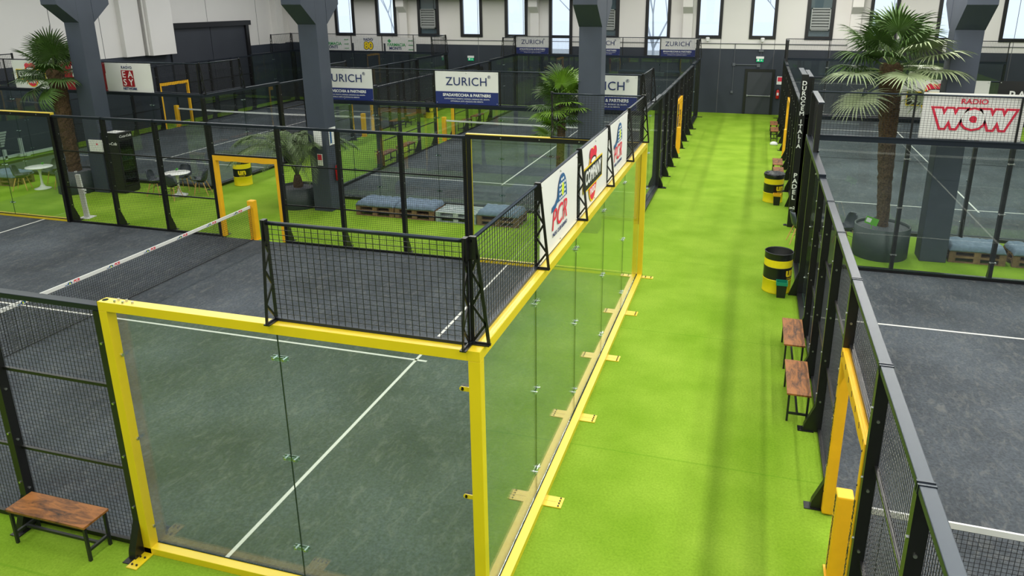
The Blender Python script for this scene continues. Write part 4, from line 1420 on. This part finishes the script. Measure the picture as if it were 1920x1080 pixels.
a = MB(); a.box((.012, .03, .05), (.015, .12, .45)); a.build('print', M['print_blue'], t)

t = thing('metal_frame', 'white metal frame with a slatted panel lying by the left hall wall', 'frame', (-25.75, 15.8, 0))
a = MB()
a.box((-.05, .0, .05), (.05, 1.0, .15)); a.box((.12, .7, .05), (.22, 2.9, .16)); a.box((-.1, .95, .02), (.25, 1.1, .14)); a.box((.05, .85, .1), (.15, .95, .75)); a.box((-.05, .2, .0), (.05, .3, .4))
a.build('bars', M['whitepaint'], t)
a = MB()
for k in range(6):
    a.prism([(-.35 + .05 * k, -.2, .45 + .11 * k), (-.35 + .05 * k, .55, .45 + .11 * k), (-.33 + .05 * k, .55, .53 + .11 * k), (-.33 + .05 * k, -.2, .53 + .11 * k)], (.02, 0, 0))
a.build('slats', M['vinyl'], t)
t = thing('sports_shoes', 'pair of white sports shoes by the rear right gateway', 'shoes', (3.2, 27.3, 0))
for dy in (0, .22):
    a = MB(); a.lathe([(.001, 0), (.07, 0), (.08, .03), (.06, .08), (.03, .11), (.001, .115)], 16, cap=False)
    for i, v in enumerate(a.v): a.v[i] = (v[0] * 2.1, v[1] * .75 + dy, v[2])
    a.build('shoe', M['whitepaint'], t, True)


# ------------------------------------------------------------------ planters and palms
def make_planter(label, loc, r, h):
    t = thing('round_planter', label, 'planter', loc, 0, 'dark round planters')
    a = MB(); a.lathe([(r * .985, 0), (r, .02), (r, h), (r - .035, h), (r - .035, h - .08)], 56, cap=False); a.build('pot', M['pot'], t, True)
    a = MB(); n = 40
    rnd = random.Random(1)
    prof = [(r - .036, h - .07), (r * .7, h - .05), (r * .4, h - .035), (.01, h - .03)]
    a.lathe(prof, n, cap=False); a.build('gravel', M['gravel'], t, True)
    return t


def fan_leaf_mesh(seed, mat_, size=.62, pet=.75, n=38, droop=.35, key=None):
    rnd = random.Random(seed)
    a = MB()
    # petiole
    pts = [Vector((pet * k / 6, 0, .10 * math.sin(k / 6 * math.pi * .5) - .02 * k / 6)) for k in range(7)]
    a.tube(pts, [.014, .012, .011, .010, .009, .008, .008], 5, 1)
    hub = pts[-1]
    for k in range(n):
        th = R(-150 + 300 * k / (n - 1)) + rnd.uniform(-.02, .02)
        L_ = size * (1 - .18 * abs(th) / math.pi) * rnd.uniform(.9, 1.05)
        dth = R(300 / (n - 1)) * .5
        dirv = Vector((math.cos(th), math.sin(th), 0)); side = Vector((-math.sin(th), math.cos(th), 0))
        vs = []
        dr = droop * rnd.uniform(.6, 1.5)
        st = [(0, .003), (.25, .25 * size * dth), (.5, .5 * size * dth), (.72, .017), (.9, .010), (1, .001)]
        for (f_, hw) in st:
            z = -dr * L_ * max(0, f_ - .45) ** 2 * 2.2 - .10 * f_ * f_ * abs(math.sin(th)) * .5 + .04 * f_
            c_ = hub + dirv * (L_ * f_) + Vector((0, 0, z))
            vs += [c_ - side * hw + Vector((0, 0, hw * .5)), c_, c_ + side * hw + Vector((0, 0, hw * .5))]
        fs = []
        for i in range(len(st) - 1):
            q = i * 3
            fs += [(q, q + 1, q + 4, q + 3), (q + 1, q + 2, q + 5, q + 4)]
        a.add(vs, fs, 0)
    return a.mesh('frond', [mat_, M['stem']])


def trunk_mesh(base, top, r0, r1, seed, fuzzy=1.0, tp=1.0):
    rnd = random.Random(seed)
    a = MB()
    n, k = 16, 44
    base = Vector(base); top = Vector(top)
    vs = []; fs = []
    for j in range(k + 1):
        f_ = j / k
        c_ = base.lerp(top, f_)
        r_ = r0 + (r1 - r0) * f_ ** tp
        for i in range(n):
            th = 2 * math.pi * i / n
            q = r_ * (1 + rnd.uniform(-.10, .10) * fuzzy)
            vs.append((c_.x + q * math.cos(th), c_.y + q * math.sin(th), c_.z + rnd.uniform(-.01, .01)))
    for j in range(k):
        for i in range(n):
            fs.append((j * n + i, j * n + (i + 1) % n, (j + 1) * n + (i + 1) % n, (j + 1) * n + i))
    a.add(vs, fs)
    for q in range(int(420 * fuzzy)):
        f_ = rnd.random() ** .8
        c_ = base.lerp(top, f_); r_ = r0 + (r1 - r0) * f_ ** tp
        th = rnd.uniform(0, 6.283)
        d = Vector((math.cos(th), math.sin(th), 0)); s_ = Vector((-math.sin(th), math.cos(th), 0))
        p = c_ + d * r_ * .95
        l_ = rnd.uniform(.03, .085); w_ = rnd.uniform(.006, .016)
        tip = p + d * l_ * .55 + Vector((0, 0, l_ * rnd.uniform(-.8, 1.1))) + s_ * rnd.uniform(-.03, .03)
        a.add([p - s_ * w_, p + s_ * w_, tip], [(0, 1, 2)])
    return a.mesh('trunk', M['trunk'])


def fan_palm(label, loc, top, r0, r1, leaves, meshes, seed, scale=1.0, group=None, avoid=32):
    """leaves: list of (azimuth deg, pitch deg, mesh idx, drop)"""
    t = thing('fan_palm', label, 'palm', loc, 0, group)
    put('trunk', trunk_mesh((0, 0, -.05), top, r0, r1, seed), t)
    for (az, pit, mi, dz) in leaves:
        if avoid and abs((az - 5 + 180) % 360 - 180) < avoid:      # keep clear of the pillar beside it
            az = 5 - avoid - 4 if (az - 5 + 180) % 360 < 180 else 5 + avoid + 4
        e = Euler((0, -R(pit), R(az)), 'XYZ')
        o = put('frond', meshes[mi], t, (top[0], top[1], top[2] + dz), e)
        o.scale = (scale, scale, scale)
    return t


def crown(n, seed, lo=-35, hi=80, nm=3, zspan=.45):
    rnd = random.Random(seed)
    out = []
    for k in range(n):
        f_ = k / (n - 1)
        pit = hi + (lo - hi) * f_ ** .85 + rnd.uniform(-8, 8)
        out.append(((k * 137.5 + rnd.uniform(-12, 12)) % 360, pit, rnd.randrange(nm), -.05 - zspan * f_))
    return out


# tall right palm
make_planter('dark round planter of the tall palm at the right, with green plant label', (5.46, 13.22, 0), .63, .76)
lm = [fan_leaf_mesh(11, M['leafdark'], .72, .85, droop=.3), fan_leaf_mesh(12, M['leafgrey'], .78, 1.0, droop=.35), fan_leaf_mesh(13, M['leafdark'], .68, .8, droop=.5)]
lv = [(268, 55, 0, 0), (190, 62, 2, 0), (350, 58, 2, 0), (90, 60, 0, 0), (230, 38, 0, -.05), (310, 40, 2, -.05), (165, 35, 0, -.05), (25, 38, 0, -.05), (120, 30, 2, -.1), (60, 28, 2, -.1),
      (200, 14, 2, -.1), (178, 2, 2, -.2), (215, -4, 1, -.2), (352, 14, 1, -.1), (10, 0, 1, -.2), (335, -2, 1, -.15), (282, -8, 1, -.12), (300, 22, 1, -.05), (250, 16, 0, -.1), (320, -28, 1, -.3), (225, -30, 1, -.3), (80, -10, 2, -.3), (135, -5, 2, -.2)]
fan_palm('tall fan palm at the right with shaggy brown trunk and wide grey-green crown', (5.46, 13.22, .72), (-.28, .05, 3.85), .125, .25, lv, lm, 3)
t = thing('plant_label', 'small green card stuck in the gravel of the tall palm planter', 'label card', (5.16, 12.93, .7), R(10))
a = MB(); a.box((0, 0, 0), (.02, .006, .2)); a.build('stick', M['greencard'], t)
a = MB()
a.prism([(-.17, -.005, .17), (.12, -.005, .07), (.17, -.005, .24), (-.12, -.005, .34)], (0, .008, 0)); a.build('card', M['greencard'], t)
a = MB(); a.prism([(-.14, -.008, .2), (-.03, -.008, .165), (.0, -.008, .26), (-.11, -.008, .30)], (0, .002, 0)); a.build('print', M['print_white'], t)
# left palm
make_planter('dark round planter of the left palm beside the fridge', (-18.80, 12.9, 0), .57, .72)
lm2 = [fan_leaf_mesh(21, M['leafdark'], .68, .66, droop=.2), fan_leaf_mesh(22, M['leafdark'], .66, .65, droop=.4), fan_leaf_mesh(23, M['leaflight'], .52, .5, droop=.8)]
lv = crown(17, 9, lo=-12, hi=78, nm=2, zspan=.4) + [(255, -50, 2, -.45), (230, -30, 1, -.4), (200, -5, 1, -.3)]
fan_palm('fan palm at the left with a thick shaggy trunk, in front of the radio banners', (-18.80, 12.9, .68), (-.12, .05, 3.3), .19, .25, lv, lm2, 4)
t = thing('plastic_cup', 'small white plastic cup on the gravel of the left planter', 'cup', (-18.45, 12.6, .67)); a = MB(); a.lathe([(.035, 0), (.045, .08), (.04, .08), (.03, .01)], 14); a.build('body', M['whitepaint'], t)
# centre palm
make_planter('dark round planter hidden behind the foreground banners beside the central pillar', (-2.66, 13.25, 0), .45, .6)
lm3 = [fan_leaf_mesh(31, M['leafyg'], .52, .45, droop=.2), fan_leaf_mesh(32, M['leafdark'], .52, .5, droop=.3), fan_leaf_mesh(33, M['leafyg'], .5, .42, droop=.3)]
lv = crown(18, 21, lo=-20, hi=80, zspan=.35) + [(az, pi_, k % 3, -1.25 + .1 * k) for k, (az, pi_) in enumerate([(180, 25), (205, 5), (160, 40), (240, 30), (300, 20), (330, 35), (100, 30), (270, 55), (20, 10), (220, -15), (190, 60)])]
fan_palm('bushy bright fan palm growing beside the central pillar', (-2.66, 13.25, .55), (.08, .05, 3.0), .10, .11, lv, lm3, 6)

# feather palm
make_planter('dark round planter of the feather palm beside the second pillar', (-10.78, 13.3, 0), .56, .62)


def feather_mesh(seed, L_=1.9, arch=1.0):
    rnd = random.Random(seed)
    a = MB()
    pts = []
    n = 22
    for k in range(n + 1):
        f_ = k / n
        pts.append(Vector((L_ * (f_ ** 1.25) * .86, 0, L_ * (1.05 * f_ - arch * 1.0 * f_ ** 2.6))))
    a.tube(pts, [.014 * (1 - .85 * k / n) + .001 for k in range(n + 1)], 5, 1)
    m = 52
    for k in range(m):
        f_ = .28 + .71 * k / m
        i = min(n - 1, int(f_ * n)); g_ = f_ * n - i
        p = pts[i].lerp(pts[i + 1], g_); tan = (pts[i + 1] - pts[i]).normalized()
        l_ = .42 * math.sin(math.pi * min(1, (f_ - .2) / .85)) + .07
        for s in (-1, 1):
            d = (tan * .75 + Vector((0, s * .8, -.1)) + Vector((0, 0, rnd.uniform(-.12, .12)))).normalized()
            q1 = p + d * l_ * .5; q2 = p + d * l_ + Vector((0, 0, -.10 * l_ / .3))
            w_ = Vector((0, 0, 1)).cross(d).normalized() * .013
            a.add([p - w_ * .5, p + w_ * .5, q1 + w_, q1 - w_, q2], [(0, 1, 2, 3), (3, 2, 4)], 0)
    return a.mesh('frond', [M['frond'], M['stem']])


t = thing('feather_palm', 'low feather-leaved palm with arching fronds beside the second pillar from the left', 'palm', (-10.78, 13.3, .58))
a = MB(); a.lathe([(.13, -.03), (.15, .08), (.12, .25), (.08, .38)], 14); a.build('trunk', M['trunk'], t, False)
fm = [feather_mesh(1, 2.45, 1.0), feather_mesh(2, 2.5, .85), feather_mesh(3, 2.0, .6)]
rnd = random.Random(14)
for k in range(22):
    az = (k * 137.5 + rnd.uniform(-15, 15)) % 360
    if az > 325: az = 322 - (az - 325) * .3
    elif az < 50: az = 54 + az * .3
    o = put('frond', fm[k % 3], t, (0, 0, .25), Euler((0, -R(rnd.uniform(2, 30)), R(az)), 'XYZ'))
    o.scale = (rnd.uniform(.85, 1.1),) * 3
